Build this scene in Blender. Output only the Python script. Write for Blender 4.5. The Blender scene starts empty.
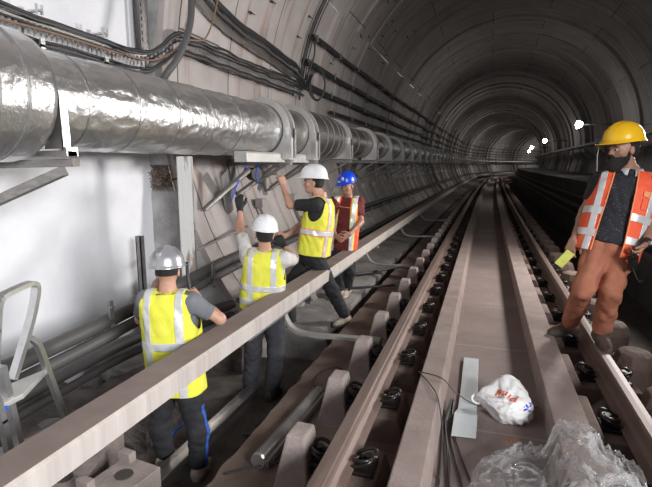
LAMPW = [20, 15, 30, 50, 70, 70, 70, 70]; WORLD = .8; EXPO = 0.06; FLOOD = 160; FILL = 235
import bpy, bmesh, math, random
import numpy as np
from mathutils import Vector, Matrix, noise
C = bpy.context.scene.collection
PI = math.pi
rnd = random.Random(7)

# ------------------------------------------------------------------ place and camera
# X across the track (right +), Y along the tunnel, Z up; the lens is the origin; rail tops lie 1.36 m below it
YAW, PITCH, FPX = .314, .1626, 480.0
def at(u, v, d):
    a = (u - 326) / FPX * d; b = (243.5 - v) / FPX * d
    y1 = d * math.cos(PITCH) + b * math.sin(PITCH); z = -d * math.sin(PITCH) + b * math.cos(PITCH)
    return Vector((a * math.cos(YAW) - y1 * math.sin(YAW), a * math.sin(YAW) + y1 * math.cos(YAW), z))
RT = Vector((math.cos(YAW), math.sin(YAW), 0)); FW = Vector((-math.sin(YAW), math.cos(YAW), 0)); UP = Vector((0, 0, 1))
def off(y):
    y = max(y, 0.0)
    return y * y / 3000 + max(0, y - 54) ** 2 / 170
TCX, TCZ, TR = .66, .91, 4.1
def wallx(y, z, inset=0.0):
    return off(y) + TCX - math.sqrt(max(.01, (TR - inset) ** 2 - (z - TCZ) ** 2))
def rwallx(y, z, inset=0.0):
    return off(y) + TCX + math.sqrt(max(.01, (TR - inset) ** 2 - (z - TCZ) ** 2))

# ------------------------------------------------------------------ materials
def mat(name, col, rough=.7, metal=0.0, col2=None, scale=3.0, detail=6, bump=0.0, bscale=None, spec=.5, emit=None, coat=0, contrast=(.35, .7), stretch=None):
    m = bpy.data.materials.new(name); m.use_nodes = True
    nt = m.node_tree; N = nt.nodes; L = nt.links
    b = N['Principled BSDF']
    b.inputs['Base Color'].default_value = (*col, 1); b.inputs['Roughness'].default_value = rough
    b.inputs['Metallic'].default_value = metal; b.inputs['Specular IOR Level'].default_value = spec
    b.inputs['Coat Weight'].default_value = coat
    tc = N.new('ShaderNodeTexCoord'); src = tc.outputs['Object']
    if stretch:
        mp = N.new('ShaderNodeMapping'); mp.inputs['Scale'].default_value = stretch
        L.new(src, mp.inputs[0]); src = mp.outputs[0]
    if col2:
        n = N.new('ShaderNodeTexNoise'); n.inputs['Scale'].default_value = scale; n.inputs['Detail'].default_value = detail
        n.inputs['Roughness'].default_value = .62
        r = N.new('ShaderNodeValToRGB'); r.color_ramp.elements[0].position = contrast[0]; r.color_ramp.elements[1].position = contrast[1]
        r.color_ramp.elements[0].color = (*col, 1); r.color_ramp.elements[1].color = (*col2, 1)
        L.new(src, n.inputs['Vector']); L.new(n.outputs['Fac'], r.inputs[0]); L.new(r.outputs[0], b.inputs['Base Color'])
    if bump:
        n2 = N.new('ShaderNodeTexNoise'); n2.inputs['Scale'].default_value = bscale or scale * 6; n2.inputs['Detail'].default_value = 5
        bp = N.new('ShaderNodeBump'); bp.inputs['Strength'].default_value = bump; bp.inputs['Distance'].default_value = .02
        L.new(src, n2.inputs['Vector']); L.new(n2.outputs['Fac'], bp.inputs['Height']); L.new(bp.outputs[0], b.inputs['Normal'])
    if emit:
        b.inputs['Emission Color'].default_value = (*emit[0], 1); b.inputs['Emission Strength'].default_value = emit[1]
    return m

M = {}
M['white_wall'] = mat('white painted wall', (.66, .66, .69), .75, col2=(.78, .78, .80), scale=1.2, bump=.15, bscale=20)
M['jamb'] = mat('weathered grey concrete', (.30, .29, .28), .85, col2=(.47, .46, .45), scale=4, bump=.5, bscale=25)
M['hole'] = mat('broken brown concrete', (.10, .06, .045), .95, col2=(.38, .30, .25), scale=22, bump=1.0, bscale=60)
M['slab'] = mat('brown dusty concrete', (.115, .078, .064), .9, col2=(.22, .16, .135), scale=2.5, bump=.35, bscale=40)
M['slab_shade'] = mat('shaded trench concrete', (.035, .03, .028), .8, col2=(.09, .075, .066), scale=2.5, bump=.4, bscale=30)  # shade of the right-hand void put into a darker concrete colour
M['kerb'] = mat('pinkish kerb concrete', (.235, .180, .162), .85, col2=(.32, .252, .228), scale=5, bump=.2, bscale=50)
M['block'] = mat('cast concrete block', (.21, .17, .155), .88, col2=(.32, .265, .245), scale=6, bump=.3, bscale=50)
M['rubble'] = mat('rubble concrete', (.15, .125, .11), .92, col2=(.36, .32, .29), scale=5, bump=.6, bscale=25)
M['trench'] = mat('trench mud', (.04, .033, .03), .9, col2=(.12, .10, .09), scale=3, bump=.7, bscale=18)
M['bench'] = mat('stained bench concrete', (.12, .11, .105), .85, col2=(.26, .24, .225), scale=2.5, bump=.4, bscale=20)
M['rail'] = mat('rusty rail steel', (.15, .10, .08), .6, .15, col2=(.24, .175, .15), scale=9, bump=.15, stretch=(1, .2, 1))
M['railhead'] = mat('worn rail head', (.15, .105, .09), .52, .25, col2=(.24, .18, .155), scale=12, stretch=(2, .1, 1))
M['iron'] = mat('black cast iron', (.012, .011, .010), .45, .5, col2=(.04, .033, .03), scale=20)
M['clip'] = mat('dark spring steel', (.05, .045, .042), .35, .8)
M['foil'] = mat('crinkled aluminium foil', (.72, .715, .71), .33, .92, col2=(.62, .61, .60), scale=5, bump=.55, bscale=14)
M['galv'] = mat('brushed galvanised sheet', (.50, .48, .46), .40, 1.0, col2=(.40, .385, .37), scale=6, bump=.08)
M['galv_lt'] = mat('pale galvanised plate', (.52, .51, .49), .55, .55, col2=(.62, .60, .58), scale=6)
M['galv_dk'] = mat('dull galvanised steel', (.26, .255, .25), .5, .7, col2=(.36, .35, .345), scale=8)
M['alu'] = mat('aluminium', (.55, .55, .55), .35, .85, col2=(.66, .66, .66), scale=20)
M['post'] = mat('chipped white post paint', (.60, .59, .57), .6, col2=(.24, .19, .16), scale=9, bump=.3, contrast=(.56, .62), stretch=(1, 1, .16))
M['cable'] = mat('black cable sheath', (.022, .022, .024), .5)
M['cable_gr'] = mat('dark grey conduit', (.075, .07, .07), .55)
M['cable_br'] = mat('brown cable', (.22, .13, .085), .6)
M['cover'] = mat('beige glass fibre cover', (.40, .355, .325), .6, col2=(.54, .49, .455), scale=5, bump=.1, contrast=(.3, .65), stretch=(1, 3.2, .12))
M['cover_top'] = mat('shaded cover top', (.19, .145, .125), .8, col2=(.25, .195, .175), scale=4)  # beam top kept darker than its front: shade put into the colour
M['bracket'] = mat('grey bracket', (.24, .225, .21), .6, .2, col2=(.33, .31, .29), scale=8)
M['plate'] = mat('pale grey plastic strip', (.50, .53, .54), .45, col2=(.60, .62, .63), scale=5)
M['white_bag'] = mat('thin white plastic', (.80, .79, .78), .4, bump=.3, bscale=30)
M['red_ink'] = mat('red ink', (.62, .10, .05), .5)
M['blue_ink'] = mat('blue ink', (.01, .05, .55), .5)
M['deck'] = mat('dark walkway concrete', (.055, .053, .055), .8, col2=(.11, .105, .10), scale=2, bump=.2)
M['wood'] = mat('grey timber', (.17, .16, .15), .8, col2=(.27, .25, .24), scale=6, stretch=(1, 6, 6), bump=.2)
M['rubber'] = mat('black rubber', (.015, .015, .016), .7)
M['blue_plastic'] = mat('blue plastic', (.02, .09, .5), .4)
M['orange_ink'] = mat('orange chalk', (.55, .16, .08), .9)
M['chalk'] = mat('pale chalk', (.42, .36, .34), .9)
M['lamp'] = mat('lit lamp lens', (.9, .9, .9), .4, emit=((1, .97, .92), 60))
M['housing'] = mat('grey lamp housing', (.12, .12, .12), .5)
def clear_plastic():
    m = bpy.data.materials.new('clear crumpled polythene'); m.use_nodes = True
    nt = m.node_tree; N = nt.nodes; L = nt.links; out = N['Material Output']; b = N['Principled BSDF']
    b.inputs['Base Color'].default_value = (.86, .85, .85, 1); b.inputs['Roughness'].default_value = .10
    tc = N.new('ShaderNodeTexCoord'); n2 = N.new('ShaderNodeTexNoise'); n2.inputs['Scale'].default_value = 16; n2.inputs['Detail'].default_value = 3; n2.inputs['Distortion'].default_value = 1.5
    bp = N.new('ShaderNodeBump'); bp.inputs['Strength'].default_value = 1; bp.inputs['Distance'].default_value = .03
    L.new(tc.outputs['Object'], n2.inputs['Vector']); L.new(n2.outputs['Fac'], bp.inputs['Height']); L.new(bp.outputs[0], b.inputs['Normal'])
    b.inputs['Specular IOR Level'].default_value = 1.0
    t = N.new('ShaderNodeBsdfTransparent'); t.inputs[0].default_value = (.92, .92, .92, 1)
    mx = N.new('ShaderNodeMixShader')
    lw = N.new('ShaderNodeLayerWeight'); lw.inputs[0].default_value = .45
    mr = N.new('ShaderNodeMapRange'); mr.inputs[3].default_value = .07; mr.inputs[4].default_value = .55
    L.new(lw.outputs['Facing'], mr.inputs[0]); L.new(mr.outputs[0], mx.inputs[0])
    L.new(t.outputs[0], mx.inputs[1]); L.new(b.outputs[0], mx.inputs[2]); L.new(mx.outputs[0], out.inputs[0])
    return m
M['clear'] = clear_plastic()
def lining_mat():
    m = mat('segment concrete lining', (.37, .335, .32), .66, col2=(.50, .46, .445), scale=1.3, bump=.25, bscale=22, spec=.35)
    nt = m.node_tree; N = nt.nodes; L = nt.links; b = N['Principled BSDF']
    uv = N.new('ShaderNodeUVMap'); uv.uv_map = 'lining'
    br = N.new('ShaderNodeTexBrick'); br.offset = .5; br.inputs['Scale'].default_value = 1
    br.inputs['Brick Width'].default_value = 3.4; br.inputs['Row Height'].default_value = 1.25; br.inputs['Mortar Size'].default_value = .012
    br.inputs['Color1'].default_value = (1, 1, 1, 1); br.inputs['Color2'].default_value = (.86, .85, .84, 1); br.inputs['Mortar'].default_value = (.22, .2, .19, 1)
    mp = N.new('ShaderNodeMapping'); mp.inputs['Location'].default_value = (0, -4.65 % 1.25 * -1, 0)
    L.new(uv.outputs[0], mp.inputs[0]); L.new(mp.outputs[0], br.inputs['Vector'])
    # rust and water streaks running round the ring
    st = N.new('ShaderNodeTexNoise'); st.inputs['Scale'].default_value = 1; st.inputs['Detail'].default_value = 4
    ms = N.new('ShaderNodeMapping'); ms.inputs['Scale'].default_value = (.35, 5, 1); L.new(uv.outputs[0], ms.inputs[0]); L.new(ms.outputs[0], st.inputs['Vector'])
    rs = N.new('ShaderNodeValToRGB'); rs.color_ramp.elements[0].position = .55; rs.color_ramp.elements[1].position = .75
    rs.color_ramp.elements[0].color = (1, 1, 1, 1); rs.color_ramp.elements[1].color = (.66, .47, .38, 1)
    L.new(st.outputs['Fac'], rs.inputs[0])
    x1 = N.new('ShaderNodeMixRGB'); x1.blend_type = 'MULTIPLY'; x1.inputs[0].default_value = 1
    x2 = N.new('ShaderNodeMixRGB'); x2.blend_type = 'MULTIPLY'; x2.inputs[0].default_value = 1
    src = b.inputs['Base Color'].links[0].from_socket
    L.new(src, x1.inputs[1]); L.new(br.outputs['Color'], x1.inputs[2]); L.new(x1.outputs[0], x2.inputs[1]); L.new(rs.outputs[0], x2.inputs[2])
    L.new(x2.outputs[0], b.inputs['Base Color'])
    return m
M['lining'] = lining_mat()
M['pocket'] = mat('dark bolt pocket', (.05, .04, .035), .9)

# ------------------------------------------------------------------ mesh helpers
class MB:
    def __init__(s): s.v = []; s.f = []; s.mi = []
    def add(s, vs, fs, mi=0):
        o = len(s.v); s.v += [tuple(v) for v in vs]; s.f += [tuple(i + o for i in f) for f in fs]; s.mi += [mi] * len(fs)
    def box(s, x0, x1, y0, y1, z0, z1, mi=0, mtx=None):
        vs = [Vector((x, y, z)) for z in (z0, z1) for y in (y0, y1) for x in (x0, x1)]
        if mtx: vs = [mtx @ v for v in vs]
        s.add(vs, [(0, 2, 3, 1), (4, 5, 7, 6), (0, 1, 5, 4), (2, 6, 7, 3), (0, 4, 6, 2), (1, 3, 7, 5)], mi)
    def bar(s, a, b, w, h, up=Vector((0, 0, 1)), mi=0):
        a = Vector(a); b = Vector(b); d = (b - a).normalized(); x = d.cross(up)
        if x.length < 1e-4: x = d.cross(Vector((1, 0, 0)))
        x.normalize(); y = x.cross(d)
        vs = [p + x * sx * w / 2 + y * sy * h / 2 for p in (a, b) for sx, sy in ((-1, -1), (1, -1), (1, 1), (-1, 1))]
        s.add(vs, [(3, 2, 1, 0), (4, 5, 6, 7), (0, 1, 5, 4), (1, 2, 6, 5), (2, 3, 7, 6), (3, 0, 4, 7)], mi)
    def tube(s, pts, r, n=8, mi=0, closed=False, squash=None):
        pts = [Vector(p) for p in pts]; R = r if isinstance(r, (list, tuple)) else [r] * len(pts)
        rings = []; x = None
        for i, p in enumerate(pts):
            if closed: d = (pts[(i + 1) % len(pts)] - pts[i - 1])
            else: d = pts[min(i + 1, len(pts) - 1)] - pts[max(i - 1, 0)]
            d.normalize()
            if x is None:
                x = d.cross(UP)
                if x.length < .05: x = d.cross(Vector((1, 0, 0)))
            x = (x - d * x.dot(d)).normalized(); y = d.cross(x)
            rings.append([p + (x * math.cos(2 * PI * k / n) + y * math.sin(2 * PI * k / n) * (squash or 1)) * R[i] for k in range(n)])
        vs = [v for g in rings for v in g]; fs = []; m = len(pts)
        for i in range(m if closed else m - 1):
            j = (i + 1) % m
            for k in range(n): fs.append((i * n + k, i * n + (k + 1) % n, j * n + (k + 1) % n, j * n + k))
        if not closed: fs += [tuple(range(n))[::-1], tuple(range((m - 1) * n, m * n))]
        s.add(vs, fs, mi)
    def sweep(s, prof, ys, mi=0, closed=True, caps=True, follow=True):
        """profile in XZ carried along the bending centre line"""
        n = len(prof); vs = [(x + (off(y) if follow else 0), y, z) for y in ys for x, z in prof]; fs = []
        for i in range(len(ys) - 1):
            for k in range(n if closed else n - 1):
                fs.append((i * n + k, i * n + (k + 1) % n, (i + 1) * n + (k + 1) % n, (i + 1) * n + k))
        if closed and caps: fs += [tuple(range(n))[::-1], tuple(range((len(ys) - 1) * n, len(ys) * n))]
        s.add(vs, fs, mi)
    def build(s, name, m, parent=None, smooth=False, bevel=0, loc=None):
        me = bpy.data.meshes.new(name)
        vs = s.v
        me.from_pydata([tuple(v) for v in vs], [], s.f)
        ms = m if isinstance(m, (list, tuple)) else [m]
        for k in ms: me.materials.append(k)
        if len(ms) > 1: me.polygons.foreach_set('material_index', s.mi)
        bm = bmesh.new(); bm.from_mesh(me); bmesh.ops.recalc_face_normals(bm, faces=bm.faces); bm.to_mesh(me); bm.free()
        if smooth: me.polygons.foreach_set('use_smooth', [True] * len(me.polygons))
        o = bpy.data.objects.new(name, me); C.objects.link(o)
        if parent: o.parent = parent
        if loc is not None: o.location = loc
        if bevel:
            b = o.modifiers.new('bevel', 'BEVEL'); b.width = bevel; b.segments = 2; b.limit_method = 'ANGLE'
        return o
def tag(o, label=None, cat=None, group=None, kind=None):
    if label: o['label'] = label
    if cat: o['category'] = cat
    if group: o['group'] = group
    if kind: o['kind'] = kind
    return o
def empty(name, loc=(0, 0, 0), rz=0, **k):
    o = bpy.data.objects.new(name, None); C.objects.link(o); o.location = loc; o.rotation_euler = (0, 0, rz); o.empty_display_size = .1
    return tag(o, **k)
def copy_tree(o, parent=None):
    c = o.copy(); C.objects.link(c); c.parent = parent
    for ch in list(o.children): copy_tree(ch, c)
    return c
def struct(o): o['kind'] = 'structure'; return o
def smooth_path(pts, n=8):
    pts = [Vector(p) for p in pts]; out = []
    P_ = [pts[0]] + pts + [pts[-1]]
    for i in range(1, len(P_) - 2):
        a, b, c, d = P_[i - 1:i + 3]
        for k in range(n):
            t = k / n
            out.append(.5 * ((2 * b) + (c - a) * t + (2 * a - 5 * b + 4 * c - d) * t * t + (3 * b - a - 3 * c + d) * t ** 3))
    out.append(pts[-1]); return out
def frange(a, b, st):
    n = max(1, int(round((b - a) / st))); return [a + (b - a) * i / n for i in range(n + 1)]
YFAR = 106.0
YS = frange(-1, 6, .5) + frange(6.5, 30, 1.5)[0:] + frange(31.5, YFAR, 2)
# ------------------------------------------------------------------ tunnel lining (the setting)
def lining(name, a0, a1, y0, y1, pitch=1.25, na=60):
    """a: degrees round the tube from straight down, counter clockwise seen along +Y (90 = right, 180 = crown, 270 = left)"""
    ys = []; y = y0; k = 0
    while y < y1 - 1e-3:
        e = min(y + pitch, y1)
        st = .022 if k % 2 else -.004
        if k % 5 == 0: st -= .03
        if y > 18: st += min(1, (y - 18) / 8) * .10 * math.sin(2 * PI * y / 6.25)  # invented swell in the far rings, shaped to catch light as crescents
        ys += [(y, .03, k), (y + .03, .03, k), (y + .045, st, k), (e - .015, st + .018, k)]
        y = e; k += 1
    ys.append((y1, .03, k))
    v = []; f = []; uv = []; n = na + 1
    for (y, dr, k) in ys:
        for i in range(n):
            a = math.radians(a0 + (a1 - a0) * i / na); r = TR + dr
            v.append((off(y) + TCX + r * math.sin(a), y, TCZ - r * math.cos(a))); uv.append((a * TR, y - y0 + .02))
    for j in range(len(ys) - 1):
        for i in range(na): f.append((j * n + i, j * n + i + 1, (j + 1) * n + i + 1, (j + 1) * n + i))
    mb = MB(); mb.add(v, f)
    me = bpy.data.meshes.new(name); me.from_pydata(v, [], f); me.materials.append(M['lining'])
    l = me.uv_layers.new(name='lining')
    for p in me.polygons:
        for li in p.loop_indices: l.data[li].uv = uv[me.loops[li].vertex_index]
    o = bpy.data.objects.new(name, me); C.objects.link(o); me.flip_normals()
    return struct(o)
JY = 4.62
lining('ceiling', 122, 240, -6.4, YFAR)
lining('wall_right', 50, 122, -6.4, YFAR, na=40)
lining('wall_left', 240, 325, JY, YFAR, na=60)
lining('floor', -35, 50, -6.4, YFAR, pitch=5, na=20)
# far end closes on the bend
mb = MB(); mb.box(off(YFAR) - 8, off(YFAR) + 8, YFAR, YFAR + .3, -4, 6); struct(mb.build('wall_back', M['deck']))
# recessed white wall of the shaft opening
mb = MB(); mb.box(-3.9, -3.6, -6.4, JY + .2, -2.3, 3.2); struct(mb.build('wall_left', M['white_wall']))
mb = MB(); mb.box(-3.7, TCX + TR * math.sin(math.radians(240)) + .02, -6.4, JY, 2.92, 3.2); struct(mb.build('ceiling', M['white_wall']))
# jamb: the cut end of the lining with a broken-out ragged pocket
mb = MB(); zs = frange(-2.3, 2.95, .05)
def jx(z): return wallx(JY, z, -.01)
vs = []; fs = []
for z in zs:
    xr = jx(z); ns = 8
    for i in range(ns + 1):
        x = -3.62 + (xr + 3.62) * i / ns
        e = noise.noise(Vector((x * 9, z * 9, 1))) * .006
        d = 0
        if -.27 < z < -.02: d = .05 + .05 * abs(noise.noise(Vector((x * 25, z * 25, 4))))
        vs.append((x, JY + e + d, z))
n9 = 9
for j in range(len(zs) - 1):
    for i in range(8): fs.append((j * n9 + i, j * n9 + i + 1, (j + 1) * n9 + i + 1, (j + 1) * n9 + i))
mb.add(vs, fs)
mb.mi = [1 if -.28 < zs[k // 8] < -.03 else 0 for k in range(len(fs))]
struct(mb.build('wall_jamb', [M['jamb'], M['hole']]))
# straw-like broken reinforcement in the pocket
mb = MB()
for k in range(150):
    x = rnd.uniform(-3.58, -3.32); z = rnd.uniform(-.25, -.04)
    p = Vector((x, JY + rnd.uniform(-.02, .05), z)); d = Vector((rnd.uniform(-1, 1), rnd.uniform(-.6, .1), rnd.uniform(-1, .4))).normalized() * rnd.uniform(.03, .08)
    mb.tube([p, p + d], rnd.uniform(.002, .006), 4)
o = mb.build('broken_concrete', M['hole']); tag(o, 'ragged brown broken concrete and fibres in the pocket of the wall edge under the silver duct', 'rubble', kind='stuff')

# ------------------------------------------------------------------ floor levels
yl = YS
mb = MB(); mb.box(-3.7, -1.4, -2, 4.75, -2.3, -2.12); struct(mb.build('floor', M['trench']))
# bench beyond
mb = MB()
prof = [(-1.37, -2.3), (-1.37, -1.95), (-1.52, -1.95), (-1.54, -1.76), (-1.62, -1.74), (-2.7, -1.66), (-2.7, -2.3)]
mb.sweep(prof, frange(4.7, 30, 1.5) + frange(32, YFAR, 2)); struct(mb.build('floor', M['bench']))
# track slab with a ragged left edge
mb = MB(); ys = frange(-1, 9, .06) + frange(9.5, 30, 1.5) + frange(32, YFAR, 2)
n = 5; vs = []; fs = []
for y in ys:
    j = noise.noise(Vector((0, y * 6, 3))) * .022 + noise.noise(Vector((5, y * 21, 3))) * .010
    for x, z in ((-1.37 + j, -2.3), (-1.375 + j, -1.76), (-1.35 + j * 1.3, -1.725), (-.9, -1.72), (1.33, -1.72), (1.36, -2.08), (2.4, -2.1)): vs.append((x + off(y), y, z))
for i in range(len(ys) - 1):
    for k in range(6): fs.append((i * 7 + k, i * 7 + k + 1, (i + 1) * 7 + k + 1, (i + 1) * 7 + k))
mb.add(vs, fs); mb.mi = [1 if (k % 6) > 3 else 0 for k in range(len(fs))]  # drop right of the slab is added, coloured dark for the void's shade
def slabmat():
    return [M['slab'], M['slab_shade']]
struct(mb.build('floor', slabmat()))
# centre channel: floor between two kerbs
def channel_mat():
    m = mat('channel floor concrete', (.195, .148, .134), .85, col2=(.27, .21, .19), scale=2.2, bump=.2, bscale=50, contrast=(.3, .75))
    nt = m.node_tree; N = nt.nodes; L = nt.links; b = N['Principled BSDF']
    tc = N.new('ShaderNodeTexCoord'); sp = N.new('ShaderNodeSeparateXYZ'); L.new(tc.outputs['Object'], sp.inputs[0])
    nn = N.new('ShaderNodeTexNoise'); nn.inputs['Scale'].default_value = 6; L.new(tc.outputs['Object'], nn.inputs['Vector'])
    ad = N.new('ShaderNodeMath'); ad.operation = 'MULTIPLY_ADD'; ad.inputs[1].default_value = .04; L.new(nn.outputs['Fac'], ad.inputs[0]); L.new(sp.outputs['Y'], ad.inputs[2])
    mo = N.new('ShaderNodeMath'); mo.operation = 'PINGPONG'; mo.inputs[1].default_value = .72; L.new(ad.outputs[0], mo.inputs[0])
    lt = N.new('ShaderNodeMapRange'); lt.inputs[1].default_value = .006; lt.inputs[2].default_value = .014; lt.inputs[3].default_value = .55; lt.inputs[4].default_value = 0
    L.new(mo.outputs[0], lt.inputs[0])
    mx = N.new('ShaderNodeMixRGB'); mx.inputs[2].default_value = (.36, .30, .28, 1)
    src = b.inputs['Base Color'].links[0].from_socket
    L.new(lt.outputs[0], mx.inputs[0]); L.new(src, mx.inputs[1]); L.new(mx.outputs[0], b.inputs['Base Color'])
    return m
mb = MB(); mb.sweep([(-.19, -1.75), (-.19, -1.60), (.46, -1.60), (.46, -1.75)], YS); struct(mb.build('floor', channel_mat()))
mb = MB(); mb.sweep([(-.42, -1.73), (-.345, -1.43), (-.20, -1.43), (-.175, -1.605), (-.175, -1.74)], YS); struct(mb.build('trim_1', M['kerb'], bevel=.006))
# right kerb with a toothed outer edge that carries the rail pads
mb = MB(); mb.sweep([(.43, -1.74), (.445, -1.43), (.63, -1.43), (.66, -1.74)], YS); struct(mb.build('trim_2', M['kerb'], bevel=.006))
FY = [1.50 + .72 * k for k in range(60)]
pad_l = MB(); pad_l.sweep([(-.80, -1.73), (-.76, -1.56), (-.44, -1.56), (-.38, -1.73)], [-.19, .19], follow=False)
pl = pad_l.build('rail_pad', M['slab'], bevel=.01)
tag(pl, 'brown concrete pad carrying the left rail', 'concrete pad', 'pads under the left rail')
pr_ = MB(); pr_.sweep([(.60, -1.73), (.61, -1.45), (.69, -1.45), (.74, -1.56), (1.12, -1.56), (1.16, -1.73)], [-.17, .17], follow=False)
pr0 = pr_.build('rail_pad', M['slab'], bevel=.01)
tag(pr0, 'brown concrete pad carrying the right rail', 'concrete pad', 'pads under the right rail')
for src, dy, rng in ((pl, 0, FY[:45]), (pr0, .12, FY[:45])):
    for i, y in enumerate(rng):
        o = src if i == 0 else src.copy()
        if i: C.objects.link(o)
        o.location = (off(y + dy), y + dy, 0)

# ------------------------------------------------------------------ rails
def rail(name, xc, label):
    top, h = -1.36, .172
    half = [(.0, 0), (.030, -.002), (.036, -.012), (.036, -.036), (.009, -.050), (.008, -.135), (.030, -.152), (.070, -.160), (.070, -h)]
    prof = [(xc + x, top + z) for x, z in half] + [(xc - x, top + z) for x, z in half[::-1]]
    mb = MB(); mb.sweep(prof[1:], YS)
    npf = len(prof) - 1
    mb.mi = [1 if (k % npf) in (0, 1, npf - 1, npf - 2, npf - 3) and k < (len(YS) - 1) * npf else 0 for k in range(len(mb.f))]
    o = mb.build(name, [M['rail'], M['railhead']]); return tag(o, label, 'rail')
rail('rail', -.625, 'rusty brown steel running rail left of the centre channel')
rail('rail', .905, 'steel running rail under the boots of the yellow helmeted man, right of channel')
# fasteners
def fastener():
    r = empty('rail_fastener', (0, 0, 0))
    b = MB(); b.box(-.17, .17, -.075, .075, 0, .022); b.box(-.14, -.075, -.05, .05, .022, .05); b.box(.075, .14, -.05, .05, .022, .05)
    b.build('baseplate', M['iron'], r, bevel=.004)
    for s in (-1, 1):
        c = MB()
        pts = [(s * .06, -.055, .034), (s * .10, -.065, .05), (s * .145, -.06, .075), (s * .165, -.02, .085), (s * .14, .01, .075), (s * .10, .005, .055), (s * .13, .015, .04),
               (s * .17, .03, .06), (s * .155, .065, .08), (s * .11, .07, .07), (s * .06, .055, .045)]
        c.tube(smooth_path(pts, 4), .011, 6); c.tube([Vector((s * (.115 + .045 * math.cos(a)), -.02 + .05 * math.sin(a), .07 + .018 * math.cos(a + 1))) for a in [2 * PI * q / 14 for q in range(14)]], .010, 6, closed=True); c.build('spring_clip', M['clip'], r, smooth=True)
        bt = MB(); bt.tube([(s * .135, -.0, .02), (s * .135, 0, .075)], .017, 6); bt.tube([(s * .135, 0, .07), (s * .135, 0, .085)], .026, 6); bt.build('bolt', M['iron'], r)
    return r
for xc, rngy, side in ((-.625, FY[:50], 'left'), (.905, [y + .12 for y in FY[:50]], 'right')):
    f0 = fastener(); tag(f0, 'black rail fastener with coiled spring clips on the %s rail' % side, 'rail fastener', 'fasteners of the %s rail' % side)
    for i, y in enumerate(rngy):
        o = f0 if i == 0 else copy_tree(f0)
        o.location = (xc + off(y), y, -1.556)
# tapering concrete blocks beside the rails
def block(xs, label, group, n, y0, m):
    b = MB(); zt = -1.40
    B = [(-.115, -.13), (.10, -.13), (.10, .13), (-.115, .13)]; T = [(-.05, -.07), (.055, -.07), (.055, .08), (-.05, .08)]
    vs = [(x, y, -1.73) for x, y in B] + [(x, y, zt) for x, y in T]
    b.add(vs, [(3, 2, 1, 0), (4, 5, 6, 7)] + [(i, (i + 1) % 4, (i + 1) % 4 + 4, i + 4) for i in range(4)])
    o = b.build('guard_block', m, bevel=.012); tag(o, label, 'concrete block', group)
    for i in range(n):
        q = o if i == 0 else o.copy()
        if i: C.objects.link(q)
        y = y0 + i * .72; q.location = (xs + off(y), y, 0); q.rotation_euler = (0, 0, rnd.uniform(-.04, .04))
    return o
block(-.87, 'tapered concrete block standing along the outer side of the left rail', 'blocks beside the left rail', 58, .78, M['block'])
def blockr():
    b = MB(); ring = []
    for z, r in ((-1.73, .13), (-1.50, .15), (-1.42, .12), (-1.40, .07)):
        ring.append([(r * math.cos(2 * PI * k / 8 + .39), r * 1.15 * math.sin(2 * PI * k / 8 + .39), z) for k in range(8)])
    vs = [v for g in ring for v in g]; fs = [(j * 8 + k, j * 8 + (k + 1) % 8, (j + 1) * 8 + (k + 1) % 8, (j + 1) * 8 + k) for j in range(3) for k in range(8)] + [tuple(range(24, 32))]
    b.add(vs, fs); o = b.build('guard_block', M['slab'], bevel=.01)
    tag(o, 'rounded dark concrete block along the outer side of the right rail', 'concrete block', 'blocks beside the right rail')
    for i in range(56):
        q = o if i == 0 else o.copy()
        if i: C.objects.link(q)
        y = 1.9 + i * .72; q.location = (1.17 + off(y), y, 0)
blockr()

# ------------------------------------------------------------------ third rail and its cover
cv = empty('third_rail_cover', (0, 0, 0)); tag(cv, 'long beige protective cover beam running past the workers, shaded brown on top', 'third rail cover')
mb = MB(); XL, XR, ZT, ZB = -1.69, -1.50, -1.09, -1.205
mb.sweep([(XR, ZB), (XR + .004, ZT - .012), (XR - .012, ZT), (XR - .03, ZT - .002), (XR - .03, ZB)], YS); mb.build('front_panel', M['cover'], cv)
mb = MB(); mb.sweep([(XL, ZB), (XL, ZT), (XR - .012, ZT + .003), (XR - .012, ZT - .012), (XL + .012, ZT - .014), (XL + .012, ZB)], YS); mb.build('top_panel', M['cover_top'], cv)
mb = MB(); mb.sweep([(-1.64, -1.27), (-1.64, -1.20), (-1.56, -1.20), (-1.56, -1.27)], frange(3.0, 30, 1.5) + frange(32, YFAR, 2))
tag(mb.build('conductor_rail', M['galv_dk']), 'dark conductor rail hanging under the beige cover beam', 'conductor rail')
for i in range(10):
    y = 4.02 + 3.3 * i
    if i == 0:
        b0 = empty('cover_bracket', (0, 0, 0)); tag(b0, 'curved grey steel bracket holding up the beige cover beam', 'bracket', 'brackets of the cover beam')
        b = MB(); pts = smooth_path([(-.88, 0, -1.545), (-1.15, 0, -1.55), (-1.42, 0, -1.56), (-1.62, 0, -1.53), (-1.71, 0, -1.42), (-1.735, 0, -1.28)], 6)
        prof = []
        for k in range(len(pts) - 1): b.bar(pts[k], pts[k + 1] + (pts[k + 1] - pts[k]) * .05, .075, .028, Vector((0, 0, 1)) if k < 18 else Vector((1, 0, 0)))
        b.build('arm', M['bracket'], b0)
        b = MB(); b.box(-.97, -.80, -.06, .06, -1.73, -1.53); b.build('foot', M['bracket'], b0, bevel=.006)
        b = MB(); b.box(-1.75, -1.53, -.04, .04, -1.29, -1.262); b.build('head', M['bracket'], b0)
    o = b0 if i == 0 else copy_tree(b0); o.location = (off(y), y, 0)

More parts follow.
